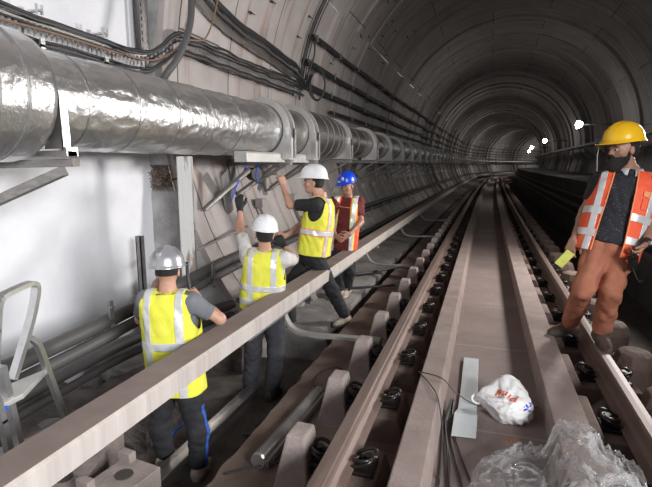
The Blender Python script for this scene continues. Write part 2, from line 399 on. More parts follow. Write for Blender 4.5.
# ------------------------------------------------------------------ right side: void, walkway, brackets, lamps
mb = MB(); mb.sweep([(2.35, -2.2), (2.35, -.52), (2.30, -.50), (2.30, -.40), (4.75, -.40), (4.75, -.7), (4.0, -2.2)], YS)
struct(mb.build('floor', M['deck']))
mb = MB()
for (x, z, r) in ((2.22, -1.25, .05), (2.18, -1.0, .06), (2.22, -.78, .04)):
    mb = MB(); mb.tube([(x + off(y), y, z) for y in YS], r, 8)
    tag(mb.build('pipe', M['cable_gr'], smooth=True), {-1.25: 'lowest dark pipe along the side of the right walkway', -1.0: 'middle and thickest dark pipe along the side of the right walkway', -.78: 'upper thin dark pipe under the right walkway edge'}[z], 'pipe')
tr = empty('wall_tray', (0, 0, 0)); tag(tr, 'long cable tray running high along the dark right tunnel wall', 'cable tray')
mb = MB(); mb.sweep([(4.02, .83), (4.02, .91), (4.04, .91), (4.04, .85), (4.42, .85), (4.42, .83)], [y for y in YS if y > 5]); mb.build('tray_rail', M['galv_dk'], tr)
for i, y in enumerate([6.5 + 2.25 * k for k in range(24)]):
    if i == 0:
        b = MB(); b.bar((4.06, 0, .82), (4.66, 0, .35), .05, .04); b.bar((4.03, 0, .81), (4.70, 0, .81), .05, .03)
        s0 = b.build('tray_strut', M['alu']); tag(s0, 'bright diagonal strut bracket under the right wall tray', 'bracket', 'struts under the right wall tray')
    o = s0 if i == 0 else s0.copy()
    if i: C.objects.link(o)
    o.location = (off(y), y, 0)
b = MB(); b.box(3.15, 3.33, 10.2, 10.28, -.40, .0); tag(b.build('marker_post', M['galv_lt'], bevel=.01), 'short pale panel standing on the right walkway behind the bearded man', 'post')
lamps = [-5.5, 8.0, 21.5, 35.0, 48.5, 62.0, 75.5, 89.0]  # farthest pair continues the row, added to lighten the far tunnel
for i, y in enumerate(lamps):
    x = 3.24 + off(y)
    r = empty('tunnel_lamp', (x, y, 1.55)); tag(r, 'white glowing work lamp high on the right tunnel wall', 'lamp', 'lamps along the right wall')
    b = MB(); b.box(.02, .12, -.20, .20, -.20, .20); b.build('housing', M['housing'], r, bevel=.01)
    b = MB(); b.tube([(.03, 0, 0), (-.015, 0, 0)], .14, 20); b.tube([(.05, -.19, 0), (.05, -.21, 0)], .13, 16); b.build('lens', M['lamp'], r, bevel=.01)
    b = MB(); b.bar((.12, 0, 0), (rwallx(y, 1.55) - x - .04, 0, 0), .05, .05); b.build('arm', M['housing'], r)
    ld = bpy.data.lights.new('lamp_light', 'AREA'); ld.shape = 'RECTANGLE'; ld.size = .26; ld.size_y = .5; ld.energy = LAMPW[i]; ld.color = (1, .955, .90); ld.spread = math.radians(130)
    lo = bpy.data.objects.new('lamp_light', ld); C.objects.link(lo); lo.location = (x - .03, y, 1.55); lo.rotation_euler = Vector((-1, 0, -.30)).to_track_quat('-Z', 'Y').to_euler()
# ------------------------------------------------------------------ the silver duct
PX, PZ, PR = -2.93, .43, .335
def pxc(y): return PX + .16 * min(1, max(0, (y - 2) / 6)) + off(y)
def pzc(y): return PZ + .03 * min(1, max(0, (y - 2) / 6))
def lathe_pipe(name, rings, m, parent=None, wr=0, n=72, smooth=True):
    """rings: (y, radius)"""
    v = []; f = []
    for (y, r) in rings:
        for k in range(n):
            a = 2 * PI * k / n; rr = r
            if wr:
                p = Vector((math.cos(a) * 4, math.sin(a) * 4, y * 5))
                rr += wr * (noise.noise(p * 1.6) + .6 * abs(noise.noise(p * 4)) )
            v.append((pxc(y) + rr * math.cos(a), y, pzc(y) + rr * math.sin(a)))
    for j in range(len(rings) - 1):
        for k in range(n): f.append((j * n + k, j * n + (k + 1) % n, (j + 1) * n + (k + 1) % n, (j + 1) * n + k))
    mb = MB(); mb.add(v, f); return mb.build(name, m, parent, smooth=smooth)
duct = empty('ventilation_duct', (PX, 2, PZ)); duct.location = (0, 0, 0)
tag(duct, 'large silver foil wrapped duct running along the left tunnel wall', 'duct')
lathe_pipe('wide_section', [(-1.5, .415)] + [(y, .415) for y in frange(-1, 2.36, .12)] + [(2.40, .405), (2.42, .36)], M['foil'], duct, wr=.004)
lathe_pipe('foil_section', [(y, PR) for y in frange(2.35, 5.75, .03)], M['foil'], duct, wr=.0075, n=110)
def seam(y, r, w=.03, m=None, nm='band'):
    lathe_pipe(nm, [(y - w / 2, r - .01), (y - w / 2, r), (y + w / 2, r), (y + w / 2, r - .01)], m or M['galv_dk'], duct, smooth=False)
for y in (.9, 2.02): seam(y, .425, .018)
for y in (2.20,): seam(y, .426, .012)
for y in (2.72, 3.22, 3.72, 4.25, 4.8): seam(y, PR + .009, .010, M['galv'])
lathe_pipe('plain_section', [(5.75, PR), (6.1, PR), (6.9, PR), (7.0, PR + .01), (7.35, PR + .055), (8.1, PR + .055), (8.6, PR + .02)], M['galv'], duct)
for y in (7.45, 7.75, 8.05, 8.3): seam(y, PR + .062 if y < 8.2 else PR + .05, .02, M['galv_dk'])
lathe_pipe('far_section', [(8.6, PR - .03)] + [(y, PR - .03) for y in frange(9, 30, 1)] + [(y, PR - .03) for y in frange(31.5, YFAR, 2)], M['galv'], duct)
SY = [5.95, 6.85, 8.75, 11.0] + [12.8 + 1.9 * k for k in range(33)]
for k in range(40):
    y = 9.7 + k * .63
    if y < 26: seam(y, PR - .02, .02, M['galv_dk'])
# saddles: pale plates that wrap the duct, with a wedge block under it and the wall bracket
def saddle(big=0):
    r = empty('duct_saddle', (0, 0, 0)); R0 = PR + .005 + big; R1 = R0 + .075
    for (dy, nm) in ((-.09, 'collar'), (.09, 'collar')):
        v = []; f = []; n = 48
        for k in range(n + 1):
            a = math.radians(-52 + (284) * k / n)
            for (rr, yy) in ((R0, dy - .02), (R1, dy - .02), (R1, dy + .02), (R0, dy + .02)): v.append((rr * math.cos(a), yy, rr * math.sin(a)))
        for k in range(n):
            for j in range(4): f.append((k * 4 + j, k * 4 + (j + 1) % 4, (k + 1) * 4 + (j + 1) % 4, (k + 1) * 4 + j))
        f += [(0, 1, 2, 3), tuple(n * 4 + j for j in (3, 2, 1, 0))]
        mb = MB(); mb.add(v, f); mb.build(nm, M['galv_lt'], r, smooth=False)
    # wedge cheek plates from collar down to shelf
    mb = MB()
    for sx in (-1, 1):
        v = []; f = []; n = 14
        for yy in (-.12, .12):
            for k in range(n + 1):
                a = math.radians(-90 + sx * (12 + 60 * k / n)); v.append((R0 * math.cos(a), yy, R0 * math.sin(a)))
            v.append((sx * (R1 + .0), yy, -R0 * .30)); v.append((sx * (R1 + .0), yy, -R0 - .04)); v.append((sx * .04, yy, -R0 - .04))
        m = n + 4
        f = [tuple(range(m)), tuple(range(m, 2 * m))[::-1]] + [(k, (k + 1) % m, (k + 1) % m + m, k + m) for k in range(m)]
        mb.add(v, f)
    mb.build('cradle', M['galv_lt'], r)
    mb = MB()
    for dy in (-.09, .09):
        mb.box(R1 - .035, R1 + .025, dy - .045, dy - .03, -R0 - .02, .02); mb.box(R1 - .0, R1 + .015, dy - .045, dy + .03, -R0 - .02, .02)
    mb.build('upright_angle', M['alu'], r)
    return r
def arm_bracket():
    r = empty('support_bracket', (0, 0, 0))
    mb = MB(); mb.box(-.62, .40, -.035, .035, -.06, 0); mb.box(-.62, .42, -.05, .05, -.006, .006); mb.build('shelf_arm', M['galv_dk'], r, bevel=.003)
    mb = MB(); mb.bar((.30, 0, -.06), (-.42, 0, -.46), .07, .03); mb.build('diagonal_brace', M['galv_dk'], r)
    mb = MB(); mb.bar((-.44, 0, -.62), (-.50, 0, .02), .16, .02, Vector((1, 0, 0))); mb.build('wall_plate', M['galv_dk'], r)
    return r
s0 = saddle(); tag(s0, 'pale galvanised saddle clamped round the silver duct', 'duct saddle', 'saddles along the duct')
a0 = arm_bracket(); tag(a0, 'grey steel bracket with a diagonal brace under the silver duct', 'bracket', 'brackets under the duct')
for i, y in enumerate(SY):
    o = s0 if i == 0 else copy_tree(s0); o.location = (pxc(y), y, pzc(y))
    if i > 1: o.scale = (.93, 1, .93)
    q = a0 if i == 0 else copy_tree(a0); q.location = (pxc(y), y + .02, pzc(y) - PR - .06 + (.03 if i > 1 else 0))
mb = MB(); mb.sweep([(-2.66, .03), (-2.66, .15), (-2.52, .15), (-2.50, .13), (-2.50, .03)], frange(4.85, 7.25, .4))
tag(mb.build('cradle_plate', M['galv_lt'], bevel=.005), 'long pale steel plate under the duct above the raised hands', 'plate')
# the near clamp where the duct narrows
s1 = empty('duct_saddle', (0, 0, 0)); tag(s1, 'pale steel plate nearest the camera, clamped where the silver duct narrows', 'duct saddle')
mb = MB(); xe = pxc(2.45) + PR
mb.add([(xe - .08, 2.44, .22), (xe + .020, 2.44, .46), (xe + .03, 2.44, .46), (xe + .04, 2.44, .10), (xe - .12, 2.44, .10)] + [(xe - .08, 2.452, .22), (xe + .020, 2.452, .46), (xe + .03, 2.452, .46), (xe + .04, 2.452, .10), (xe - .12, 2.452, .10)],
       [(0, 1, 2, 3, 4), (9, 8, 7, 6, 5)] + [(k, (k + 1) % 5, (k + 1) % 5 + 5, k + 5) for k in range(5)])
mb.box(xe + .025, xe + .035, 2.44, 2.50, .10, .45); mb.build('cheek_plate', M['galv'], s1)
mb = MB(); mb.box(xe - .35, xe + .09, 2.42, 2.49, .055, .085); mb.box(xe + .07, xe + .09, 2.41, 2.50, .055, .11); mb.build('foot_channel', M['galv'], s1)
tb = empty('timber_bracket', (0, 0, 0)); tag(tb, 'weathered grey angled bracket under the wide near end of the duct', 'bracket')
mb = MB(); mb.bar((-2.62, 2.50, -.04), (-3.42, 2.18, -.42), .09, .06); mb.build('diagonal_brace', M['wood'], tb, bevel=.004)
mb = MB(); mb.bar((-3.6, 2.40, -.01), (-2.55, 2.54, .015), .07, .05); mb.build('shelf_arm', M['wood'], tb, bevel=.004)
mb = MB(); mb.bar((-3.3, 2.2, -.62), (-3.3, 2.2, -.30), .07, .05); mb.build('upright', M['wood'], tb, bevel=.004)

# ------------------------------------------------------------------ post, stub, hose
b = MB()
def chan(a, bb, w, dpt, t=.012):
    m = MB(); a = Vector(a); bb = Vector(bb)
    m.bar(a, bb, w, t, Vector((0, 1, 0))); return m
pp = MB(); x, y = -2.90, 4.27
pp.box(x - .075, x + .075, y - .05, y - .035, -2.12, .085); pp.box(x - .075, x - .06, y - .05, y + .05, -2.12, .085); pp.box(x + .06, x + .075, y - .05, y + .05, -2.12, .085)
m_ = Matrix.Translation((x, y, 0)) @ Matrix.Rotation(math.radians(28), 4, 'Z') @ Matrix.Translation((-x, -y, 0))
pp.v = [tuple(m_ @ Vector(v)) for v in pp.v]
tag(pp.build('support_post', M['post'], bevel=.006), 'chipped white painted steel post standing under the silver duct', 'post')
pp = MB(); pp.box(-3.36, -3.30, 4.02, 4.03, -2.12, -.72); pp.box(-3.36, -3.35, 4.02, 4.08, -2.12, -.72); pp.box(-3.31, -3.30, 4.02, 4.08, -2.12, -.72)
tag(pp.build('channel_stub', M['galv_dk']), 'short grey steel channel standing upright against the white wall', 'steel channel')
mb = MB(); mb.tube(smooth_path([(-3.0, 4.75, 2.3), (-2.93, 4.58, 1.75), (-2.92, 4.50, 1.40), (-2.96, 4.35, 1.08), (-3.05, 4.22, .86), (-3.25, 4.3, .66), (-3.45, 4.4, .3)], 6), .035, 10)
tag(mb.build('hose', M['cable_gr'], smooth=True), 'thick grey hose dropping from the roof behind the silver duct', 'hose')

# ------------------------------------------------------------------ perforated trays with their cables
def tray(path, w, nrm, name, label, step=.055):
    """ladder-like perforated angle following a path; nrm gives the outward side"""
    r = empty(name, (0, 0, 0)); tag(r, label, 'cable tray')
    pts = smooth_path(path, 6); mb = MB(); n = Vector(nrm).normalized()
    for k in range(len(pts) - 1):
        a, b = pts[k], pts[k + 1]
        mb.bar(a, b, .026, .008, n); mb.bar(a - UP * w, b - UP * w, .026, .008, n)
        mb.bar(a + n * 0 - UP * (w + .01), b - UP * (w + .01), .006, .09, n)
    mb.build('tray_rail', M['galv'], r)
    mb = MB(); acc = 0
    for k in range(len(pts) - 1):
        a, b = pts[k], pts[k + 1]; L_ = (b - a).length
        while acc < L_:
            p = a + (b - a) * acc / L_; q = p - UP * w; d = (b - a).normalized() * .014
            mb.add([p - d, p + d, q + d, q - d], [(0, 1, 2, 3)]); acc += step
        acc -= L_
    mb.build('tray_slats', M['galv_dk'], r)
    return r
def cab(pts, r, m, label, group=None, n=8, cat='cable', sm=6, jig=0):
    q = smooth_path(pts, sm)
    if jig: q = [p + Vector((0, 0, jig * noise.noise(p * 3 + Vector((r * 99, 0, 0))))) for p in q]
    mb = MB(); mb.tube(q, r, n); return tag(mb.build('cable', m, smooth=True), label, cat, group)
def wp(y, z, ins=.12): return (wallx(y, z, ins), y, z)
T1 = [(-3.5, 1.0, 1.10), (-3.5, 2.0, 1.10), (-3.5, 3.0, 1.09), (-3.5, 4.0, 1.08), (-3.48, 4.45, 1.09), (-3.40, 4.62, 1.19), (-3.30, 4.78, 1.33)] + [wp(y, 1.36) for y in (5.2, 6, 7, 8, 8.6)]
tray([(x, y, z + .05) for x, y, z in T1], .13, (1, -.2, 0), 'cable_tray', 'perforated grey cable tray running above the silver duct and stepping up past the white wall')
for k, (dz, rr, dx, m, lb) in enumerate(((.080, .016, .04, 'cable', 'uppermost black cable lying on the lower perforated tray'), (.050, .012, .05, 'cable_gr', 'grey cable second from top on the lower perforated tray'),
                                       (.0, .010, .045, 'cable', 'thin black cable in the middle of the lower perforated tray'), (-.095, .014, .05, 'cable', 'black cable near the bottom of the lower perforated tray'),
                                       (-.12, .012, .04, 'cable_gr', 'lowest grey cable on the lower perforated tray'))):
    cab([(x + dx, y - dx * .3, z + dz) for x, y, z in T1], rr, M[m], lb, jig=.03)
cab([(-3.40, 2.4, 1.03), (-3.40, 3.2, 1.06), (-3.40, 4.0, 1.06), (-3.38, 4.45, 1.08), (-3.28, 4.68, 1.20), (-3.16, 4.8, 1.34), (-3.1, 5.1, 1.44), (-3.05, 5.3, 1.9), (-2.95, 5.35, 2.5)], .010, M['cable_br'], 'thin brown cable wandering along the lower tray then up the wall')
T2 = [wp(4.3, 2.20), wp(4.8, 2.08), wp(5.15, 1.96), (wallx(5.5, 1.80) + .15, 5.5, 1.86), (wallx(6, 1.72) + .12, 6, 1.81)] + [wp(y, z) for y, z in ((6.8, 1.75), (7.6, 1.69), (8.2, 1.64))]
tray([(x, y, z - .02) for x, y, z in T2], .10, (1, -.2, 0), 'cable_tray', 'higher perforated cable tray slanting down the curved wall at the top')
for k, (dz, rr, dx, m, lb) in enumerate(((.07, .022, .04, 'cable', 'top black cable bundled on the higher tray'), (.03, .022, .07, 'cable', 'second black cable bundled on the higher tray'),
                                       (-.005, .018, .07, 'cable', 'third black cable bundled on the higher tray'), (-.06, .020, .06, 'cable_gr', 'grey bottom cable bundled on the higher tray'))):
    cab([(x + dx, y - dx * .3, z + dz) for x, y, z in T2] + [wp(8.7, 1.50 + .02 * k, .1)], rr, M[m], lb, jig=.03)
# four cable lines that leave the trays and run down the tunnel
for z, r0, lb in ((2.30, .032, 'highest of the four cable runs along the curved left wall'), (1.88, .040, 'second cable run from the top along the curved left wall'),
                  (1.50, .042, 'third cable run from the top along the curved left wall'), (1.17, .030, 'lowest cable run, just above the distant silver duct')):
    y0 = 8.7 if z > 1.3 else 10.5
    ys = [y0 + .4 * k for k in range(50)] + frange(y0 + 20.5, YFAR, 1.5)
    pts = [Vector((wallx(y, z + .03 * noise.noise(Vector((y * .5, z, 0))), .10), y, z + .035 * noise.noise(Vector((y * .5, z, 0))) + max(0, 0))) for y in ys]
    mb = MB(); mb.tube(pts, r0, 7); mb.tube([p + Vector((.03, 0, -.055)) for p in pts], r0 * .6, 6)
    tag(mb.build('cable_run', M['cable'], smooth=True), lb, 'cable')
    for i in range(14):
        y = y0 + .1 + 1.5 * i
        if i == 0:
            b = MB(); b.box(-.14, .06, -.02, .02, -.085, -.07); b.box(.04, .06, -.02, .02, -.085, .05); b.box(-.14, -.125, -.02, .02, -.12, .06)
            h = b.build('cable_hook', M['galv_dk']); tag(h, {2.30: 'small steel hook carrying the highest cable run', 1.88: 'small steel hook carrying the second cable run from top', 1.50: 'small steel hook carrying the third cable run from top', 1.17: 'small steel hook carrying the lowest cable run'}[z], 'hook', 'hooks of the wall cable run at height %.1f' % z)
        o = h if i == 0 else h.copy()
        if i: C.objects.link(o)
        o.location = (wallx(y, z, .10), y, z)
# coil of spare cable and risers on the ring joint
mb = MB(); c = Vector(wp(8.75, 1.47, .16))
for k in range(3):
    rr = .25 - .02 * k
    mb.tube([c + RT * (rr * .62 * math.cos(a) + .18 + .01 * k) + Vector((0, .02 * math.sin(a * 3 + k), rr * math.sin(a) * 1.25 + .03 - .02 * k)) for a in [2 * PI * i / 36 for i in range(36)]], .013, 6, closed=True)
tag(mb.build('cable_coil', M['cable'], smooth=True), 'loop of spare black cable hanging where the trays end', 'cable coil')
for k, dy in enumerate((0, .09, .2)):
    pts = [wp(8.72 + dy * .3, 1.2 + .1 * k, .05)] + [wp(8.70 + dy + .05 * math.sin(z * 2), z, .045) for z in (1.6, 2.0, 2.5, 3.0, 3.5, 4.0, 4.4)]
    cab(pts, .014 - .002 * k, M['cable'], ('leftmost', 'middle', 'rightmost')[k] + ' thin black cable climbing the ring joint from the coil', sm=5)
cab([wp(8.72, 1.55), wp(8.74, 1.95, .2), wp(8.72, 2.2, .15), wp(8.8, 2.32, .1)], .016, M['cable'], 'short black cable arching from the coil to the highest cable run')
for k in range(3): cab([wp(8.1, 1.66 - .02 * k), wp(8.35, 1.5 - .04 * k, .2), wp(8.6, 1.46 - .03 * k, .2), wp(8.8, 1.62 + .1 * k, .12)], .012, M['cable'], ('upper', 'middle', 'lower')[k] + ' slack cable drooping between the higher tray and the coil')
# upright slotted strut at the edge of the white wall
b = MB(); b.box(-3.56, -3.54, 4.48, 4.60, 1.2, 2.9); b.box(-3.56, -3.50, 4.48, 4.49, 1.2, 2.9); b.box(-3.56, -3.50, 4.59, 4.60, 1.2, 2.9)
for k in range(22): b.box(-3.538, -3.532, 4.53, 4.55, 1.3 + .07 * k, 1.34 + .07 * k, 1)
tag(b.build('slotted_strut', [M['galv'], M['pocket']]), 'upright slotted steel strut at the top edge of the white wall', 'steel strut')
b = MB(); b.tube([(-3.50, 4.44, 1.15), (-3.52, 4.44, 2.9)], .022, 8); tag(b.build('conduit', M['cable_gr'], smooth=True), 'dark conduit rising beside the slotted strut', 'conduit')
# little clamp brackets over the tray on the white wall
for i, y in enumerate((2.65, 3.15, 3.85)):
    b = MB(); b.box(-3.60, -3.40, y - .012, y + .012, 1.20, 1.215); b.box(-3.42, -3.40, y - .03, y - .018, 1.18, 1.25); b.box(-3.42, -3.40, y + .018, y + .03, 1.18, 1.25); b.box(-3.60, -3.40, y - .02, y + .02, .93, .95); b.box(-3.42, -3.40, y - .02, y + .02, .88, 1.0)
    b.box(-3.60, -3.59, y - .02, y + .02, .88, 1.25)
    tag(b.build('tray_clamp', M['alu']), ('steel clamp fixing the tray above the wide end of the duct', 'middle steel clamp fixing the tray to the white wall', 'steel clamp fixing the tray nearest the corner of the white wall')[i], 'clamp')
# anchor bolts in the near lining
ab = None
for i in range(46):
    y = rnd.uniform(5.0, 15); z = rnd.uniform(1.7, 4.4)
    if abs(y - 9) < .2: continue
    if ab is None:
        b = MB(); b.tube([(-.02, 0, 0), (.07, .0, .0)], .008, 5); b.box(-.01, .006, -.03, .03, -.018, .018)
        ab = b.build('anchor_bolt', M['pocket']); o = ab; tag(ab, 'small dark anchor bolt sticking out of the curved lining', 'anchor bolt', 'anchor bolts in the lining')
    else: o = ab.copy(); C.objects.link(o)
    o.location = (wallx(y, z, -.0), y, z); o.rotation_euler = (0, math.radians(20 + 12 * (z - 1.5)), 0)

# ------------------------------------------------------------------ pipes low on the left wall
def lowpath(y, z, ins): return (wallx(y, z, ins) if y > 5.2 else wallx(5.2, z, ins) - off(5.2), y, z)
def lowpipe(zs, r, ins, label, m='cable_gr', sag=0, back=0):
    pts = []
    for y in [.2, .8, 1.4, 2, 2.6, 3.2, 3.8, 4.4, 5, 5.6] + frange(6.4, 24, 1.2) + frange(26, YFAR, 3):
        z = zs[0] + (zs[1] - zs[0]) * min(1, y / 8) - sag * math.sin(min(y, 4.6) / 4.6 * PI)
        q_ = lowpath(y, z, ins); pts.append((q_[0] - back * min(1, max(0, (5.2 - y) / 1.6)), y, z))
    mb = MB(); mb.tube(pts, r, 10); return tag(mb.build('pipe', M[m], smooth=True), label, 'pipe')
lowpipe((-1.22, -1.03), .055, .10, 'upper dark pipe curving along the foot of the white wall behind the workers', sag=.06)
lowpipe((-1.31, -1.12), .045, .10, 'second dark pipe just below the upper one along the white wall', sag=.06)
lowpipe((-1.64, -1.50), .055, .14, 'lower dark pipe near the rubble at the foot of the white wall', back=.6)
lowpipe((-1.74, -1.60), .035, .12, 'lowest thin dark pipe near the rubble at the foot of the white wall', back=.6)
cab([(-2.95, 4.45, -.93), (-2.9, 5.0, -.85), (-2.85, 5.5, -.78)], .014, M['wood'], 'thin pale rod lying over the dark pipes behind the post', cat='rod')
# bolted clips carrying the pipes
for i in range(16):
    y = 2.9 + 1.5 * i
    if i == 0:
        b = MB(); b.box(-.10, .10, -.02, .02, -.18, -.165); b.box(.08, .10, -.02, .02, -.18, .08); b.tube([(.09, 0, .03), (.115, 0, .03)], .014, 6)
        h = b.build('pipe_clip', M['galv_dk']); tag(h, 'steel clip holding the pair of dark pipes on the left wall', 'clip', 'clips of the low pipes')
    o = h if i == 0 else h.copy()
    if i: C.objects.link(o)
    p = lowpath(y, -1.12, .10); o.location = p
# ledges of the segments below the duct: dark stepped rows down the tunnel
for i in range(30):
    y = 6.4 + 1.25 * i
    if i == 0:
        b = MB(); b.bar((0, 0, .0), (.30, 0, -.62), .05, .05, Vector((0, 1, 0))); b.box(-.02, .10, -.06, .06, -.06, .06); b.box(.22, .34, -.08, .08, -.68, -.56)
        h = b.build('wall_rib', M['jamb'], bevel=.006); tag(h, 'pale stepped rib standing out of the lower left lining', 'rib', 'ribs of the lower left wall')
    o = h if i == 0 else h.copy()
    if i: C.objects.link(o)
    o.location = (wallx(y, -.55, .03), y, -.55)
# plates and hanging things under the duct beside the raised hands
b = MB(); b.bar((-3.05, 5.3, -.10), (-3.12, 5.55, -.62), .18, .02, Vector((1, 0, 0))); tag(b.build('hanging_plate', M['galv_dk']), 'loose grey plate leaning on the wall near the gloved hand', 'plate')
for k, (a, bb, lb) in enumerate((((-2.72, 5.35, -.05), (-3.1, 4.9, -.52), 'left diagonal steel brace above the black gloved hand'), ((-2.70, 6.15, .0), (-3.1, 5.75, -.38), 'middle diagonal steel brace between the two raised hands'), ((-2.70, 7.1, .0), (-3.08, 6.7, -.36), 'right diagonal steel brace behind the white helmet'))):
    b = MB(); b.bar(a, bb, .085, .012, Vector((1, .3, 0))); b.bar(Vector(a) + Vector((.0, .04, 0)), Vector(bb) + Vector((0, .04, 0)), .012, .06, Vector((1, .3, 0)))
    tag(b.build('brace', M['galv']), lb, 'brace')
cab([(-2.78, 5.42, .0), (-2.82, 5.25, -.2), (-2.85, 5.12, -.42)], .010, M['blue_plastic'], 'short blue strap hanging from the bracket by the black glove', cat='strap')
cab([(-2.72, 5.6, .02), (-2.76, 5.6, -.15), (-2.74, 5.66, -.24)], .009, M['blue_plastic'], 'second short blue strap hanging further right under the duct', cat='strap')
b = MB(); b.tube([(-2.95, 5.85, -.12), (-2.83, 5.78, -.12)], .085, 14); tag(b.build('round_fitting', M['iron'], smooth=False), 'dark round fitting hanging under the duct by the braces', 'fitting')
b = MB(); b.tube([(-2.9, 11.2, -.12), (-2.74, 11.1, -.12)], .16, 14); tag(b.build('round_fitting', M['galv_dk']), 'grey round fitting under the duct right of the blue helmet', 'fitting')
for k, (pts, lb) in enumerate((([(-2.6, 4.95, -1.05), (-2.62, 4.92, -1.4), (-2.5, 4.8, -1.7)], 'thin wire hanging left of the second worker by his elbow'), ([(-2.75, 5.1, -.75), (-2.6, 5.0, -1.0), (-2.5, 5.05, -1.25), (-2.45, 5.2, -1.3)], 'thin brown wire sagging beside the raised arm'))):
    cab(pts, .006, M['cable_br' if k else 'cable'], lb, cat='wire')
# black hoses on the bench behind the cover
cab([(-2.35, 6.9, -1.58), (-1.9, 7.0, -1.66), (-1.6, 7.3, -1.68), (-1.35, 7.6, -1.66), (-1.12, 7.7, -1.64), (-1.0, 7.5, -1.66)], .022, M['cable'], 'black hose crossing the trench behind the blue helmeted man', cat='hose')
cab([(-2.3, 6.1, -1.6), (-1.8, 6.2, -1.68), (-1.4, 6.3, -1.66), (-1.1, 6.5, -1.66)], .018, M['cable'], 'thinner black hose on the ground at the blue helmeted mans feet', cat='hose')

# ------------------------------------------------------------------ rubble and timber on the left
def rock(name, c, s, seed, label, m='rubble', cat='concrete block', rot=0, amp=.16):
    bm = bmesh.new(); bmesh.ops.create_cube(bm, size=1)
    bmesh.ops.subdivide_edges(bm, edges=bm.edges, cuts=5, use_grid_fill=True)
    for v in bm.verts:
        p = v.co.copy(); q = p * 2.2 + Vector((seed * 3.1, seed, 0))
        v.co += v.co.normalized() * (noise.noise(q) * amp + noise.noise(q * 3) * amp * .35)
        v.co.z *= 1 - .25 * abs(p.x)
    me = bpy.data.meshes.new(name); bm.to_mesh(me); bm.free(); me.materials.append(M[m])
    o = bpy.data.objects.new(name, me); C.objects.link(o); o.location = c; o.scale = s; o.rotation_euler = (0, 0, rot); return tag(o, label, cat)
def holed(name, c, rot, L, label):
    b = MB(); m = Matrix.Translation(c) @ Matrix.Rotation(rot, 4, 'Z')
    b.box(-.14, .14, -L / 2, L / 2, 0, .24, mtx=m)
    for k in range(3):
        y = -L / 2 + L * (k + .5) / 3
        b.tube([m @ Vector((0, y, .235)), m @ Vector((0, y, .246))], .055, 12, mi=1)
        b.box(-.15, -.05, y + L * .1, y + L * .16, .2, .30, mtx=m)
    return tag(b.build(name, [M['block'], M['pocket']], bevel=.02), label, 'concrete block')
holed('holed_block', (-1.98, 1.80, -2.06), -.12, .9, 'pale concrete block with round sockets under the near cover beam')
holed('holed_block', (-2.42, 2.25, -2.12), .35, .7, 'concrete block with sockets left of the first worker, behind the ladder legs')
for k, (c, s, lb) in enumerate((((-2.7, 2.3, -1.98), (.5, .5, .42), 'broken concrete lump behind the stepladder legs'), ((-3.2, 2.6, -1.98), (.6, .7, .42), 'low concrete lump against the foot of the white wall'),
                               ((-2.9, 3.3, -2.02), (.55, .6, .34), 'flat rubble heap left of the first worker'), ((-2.35, 1.4, -1.98), (.5, .6, .36), 'brown concrete lump right beside the stepladder'),
                               ((-2.45, 2.9, -2.03), (.35, .4, .3), 'small rubble lump by the first workers left foot'), ((-1.58, 3.2, -2.08), (.2, .24, .16), 'grey rubble stone between the first workers feet and the trench edge'),
                               ((-3.3, 3.7, -2.0), (.5, .6, .4), 'dark rubble pile in the corner under the white wall edge'), ((-2.5, 4.35, -1.98), (.5, .4, .45), 'sloping lump of concrete behind the second workers legs'),
                               ((-2.05, 1.1, -1.98), (.45, .6, .36), 'near rubble lump beneath the end of the cover beam'))):
    rock('rubble_lump', (c[0], c[1], c[2] - .06), s, k + 1, lb, 'bench' if k % 3 == 0 else 'trench')
rock('stone', (-1.9, 6.3, -1.66), (.22, .2, .16), 44, 'light stone lying by the blue helmeted mans shoes', cat='stone')
rock('stone', (-2.15, 5.6, -1.62), (.35, .3, .25), 45, 'rough stone lump between the third worker and the wall', 'bench', 'stone')
mb = MB(); mb.bar((-1.90, 2.15, -2.02), (-1.90, 3.75, -2.04), .07, .05); mb.bar((-1.935, 2.15, -1.98), (-1.935, 3.75, -2.0), .008, .05)
tag(mb.build('steel_channel', M['galv'], bevel=.003), 'long silver steel channel lying on the trench floor by the workers feet', 'steel channel')
cab([tuple(at(169, 438, 3.62)), tuple(at(175, 431, 3.64)), tuple(at(183, 424, 3.66))], .010, M['blue_plastic'], 'bit of blue cord behind the first workers knees', cat='cord')
# ------------------------------------------------------------------ stepladder
ld = empty('stepladder', (-2.3, 1.85, -2.12)); ld.location = (0, 0, 0); tag(ld, 'aluminium stepladder with a small platform at the left edge of the picture', 'stepladder')
def ax_(u, v, x):
    p = at(u, v, 1); return tuple(p * (x / p.x))
def flat(pts, w, h, name, sm=3):
    b = MB(); q = smooth_path(pts, sm) if sm > 1 else [Vector(p) for p in pts]
    for k in range(len(q) - 1): b.bar(q[k], q[k + 1] + (q[k + 1] - q[k]) * .06, w, h, Vector((1, 0, 0)))
    return b.build(name, M['alu'], ld)
flat([ax_(-6, 375, -2.28), ax_(-3, 312, -2.28), ax_(0, 300, -2.28), ax_(6, 294, -2.285), ax_(28, 284, -2.31), ax_(34, 284, -2.32), ax_(36, 291, -2.325), ax_(30, 322, -2.34), ax_(13, 378, -2.36)], .024, .05, 'handrail_hoop', 3)
flat([ax_(30, 338, -2.34), ax_(36, 342, -2.34), ax_(41, 352, -2.345), ax_(50, 378, -2.36), ax_(65, 417, -2.38), ax_(80, 462, -2.40), ax_(92, 494, -2.42)], .028, .04, 'leg', 2)
flat([ax_(-18, 352, -2.20), ax_(-8, 380, -2.20), ax_(2, 420, -2.2), ax_(20, 500, -2.2)], .028, .04, 'leg', 1)
flat([ax_(1, 366, -2.25), ax_(10, 405, -2.26), ax_(20, 448, -2.27), ax_(36, 520, -2.28)], .030, .045, 'leg', 1)
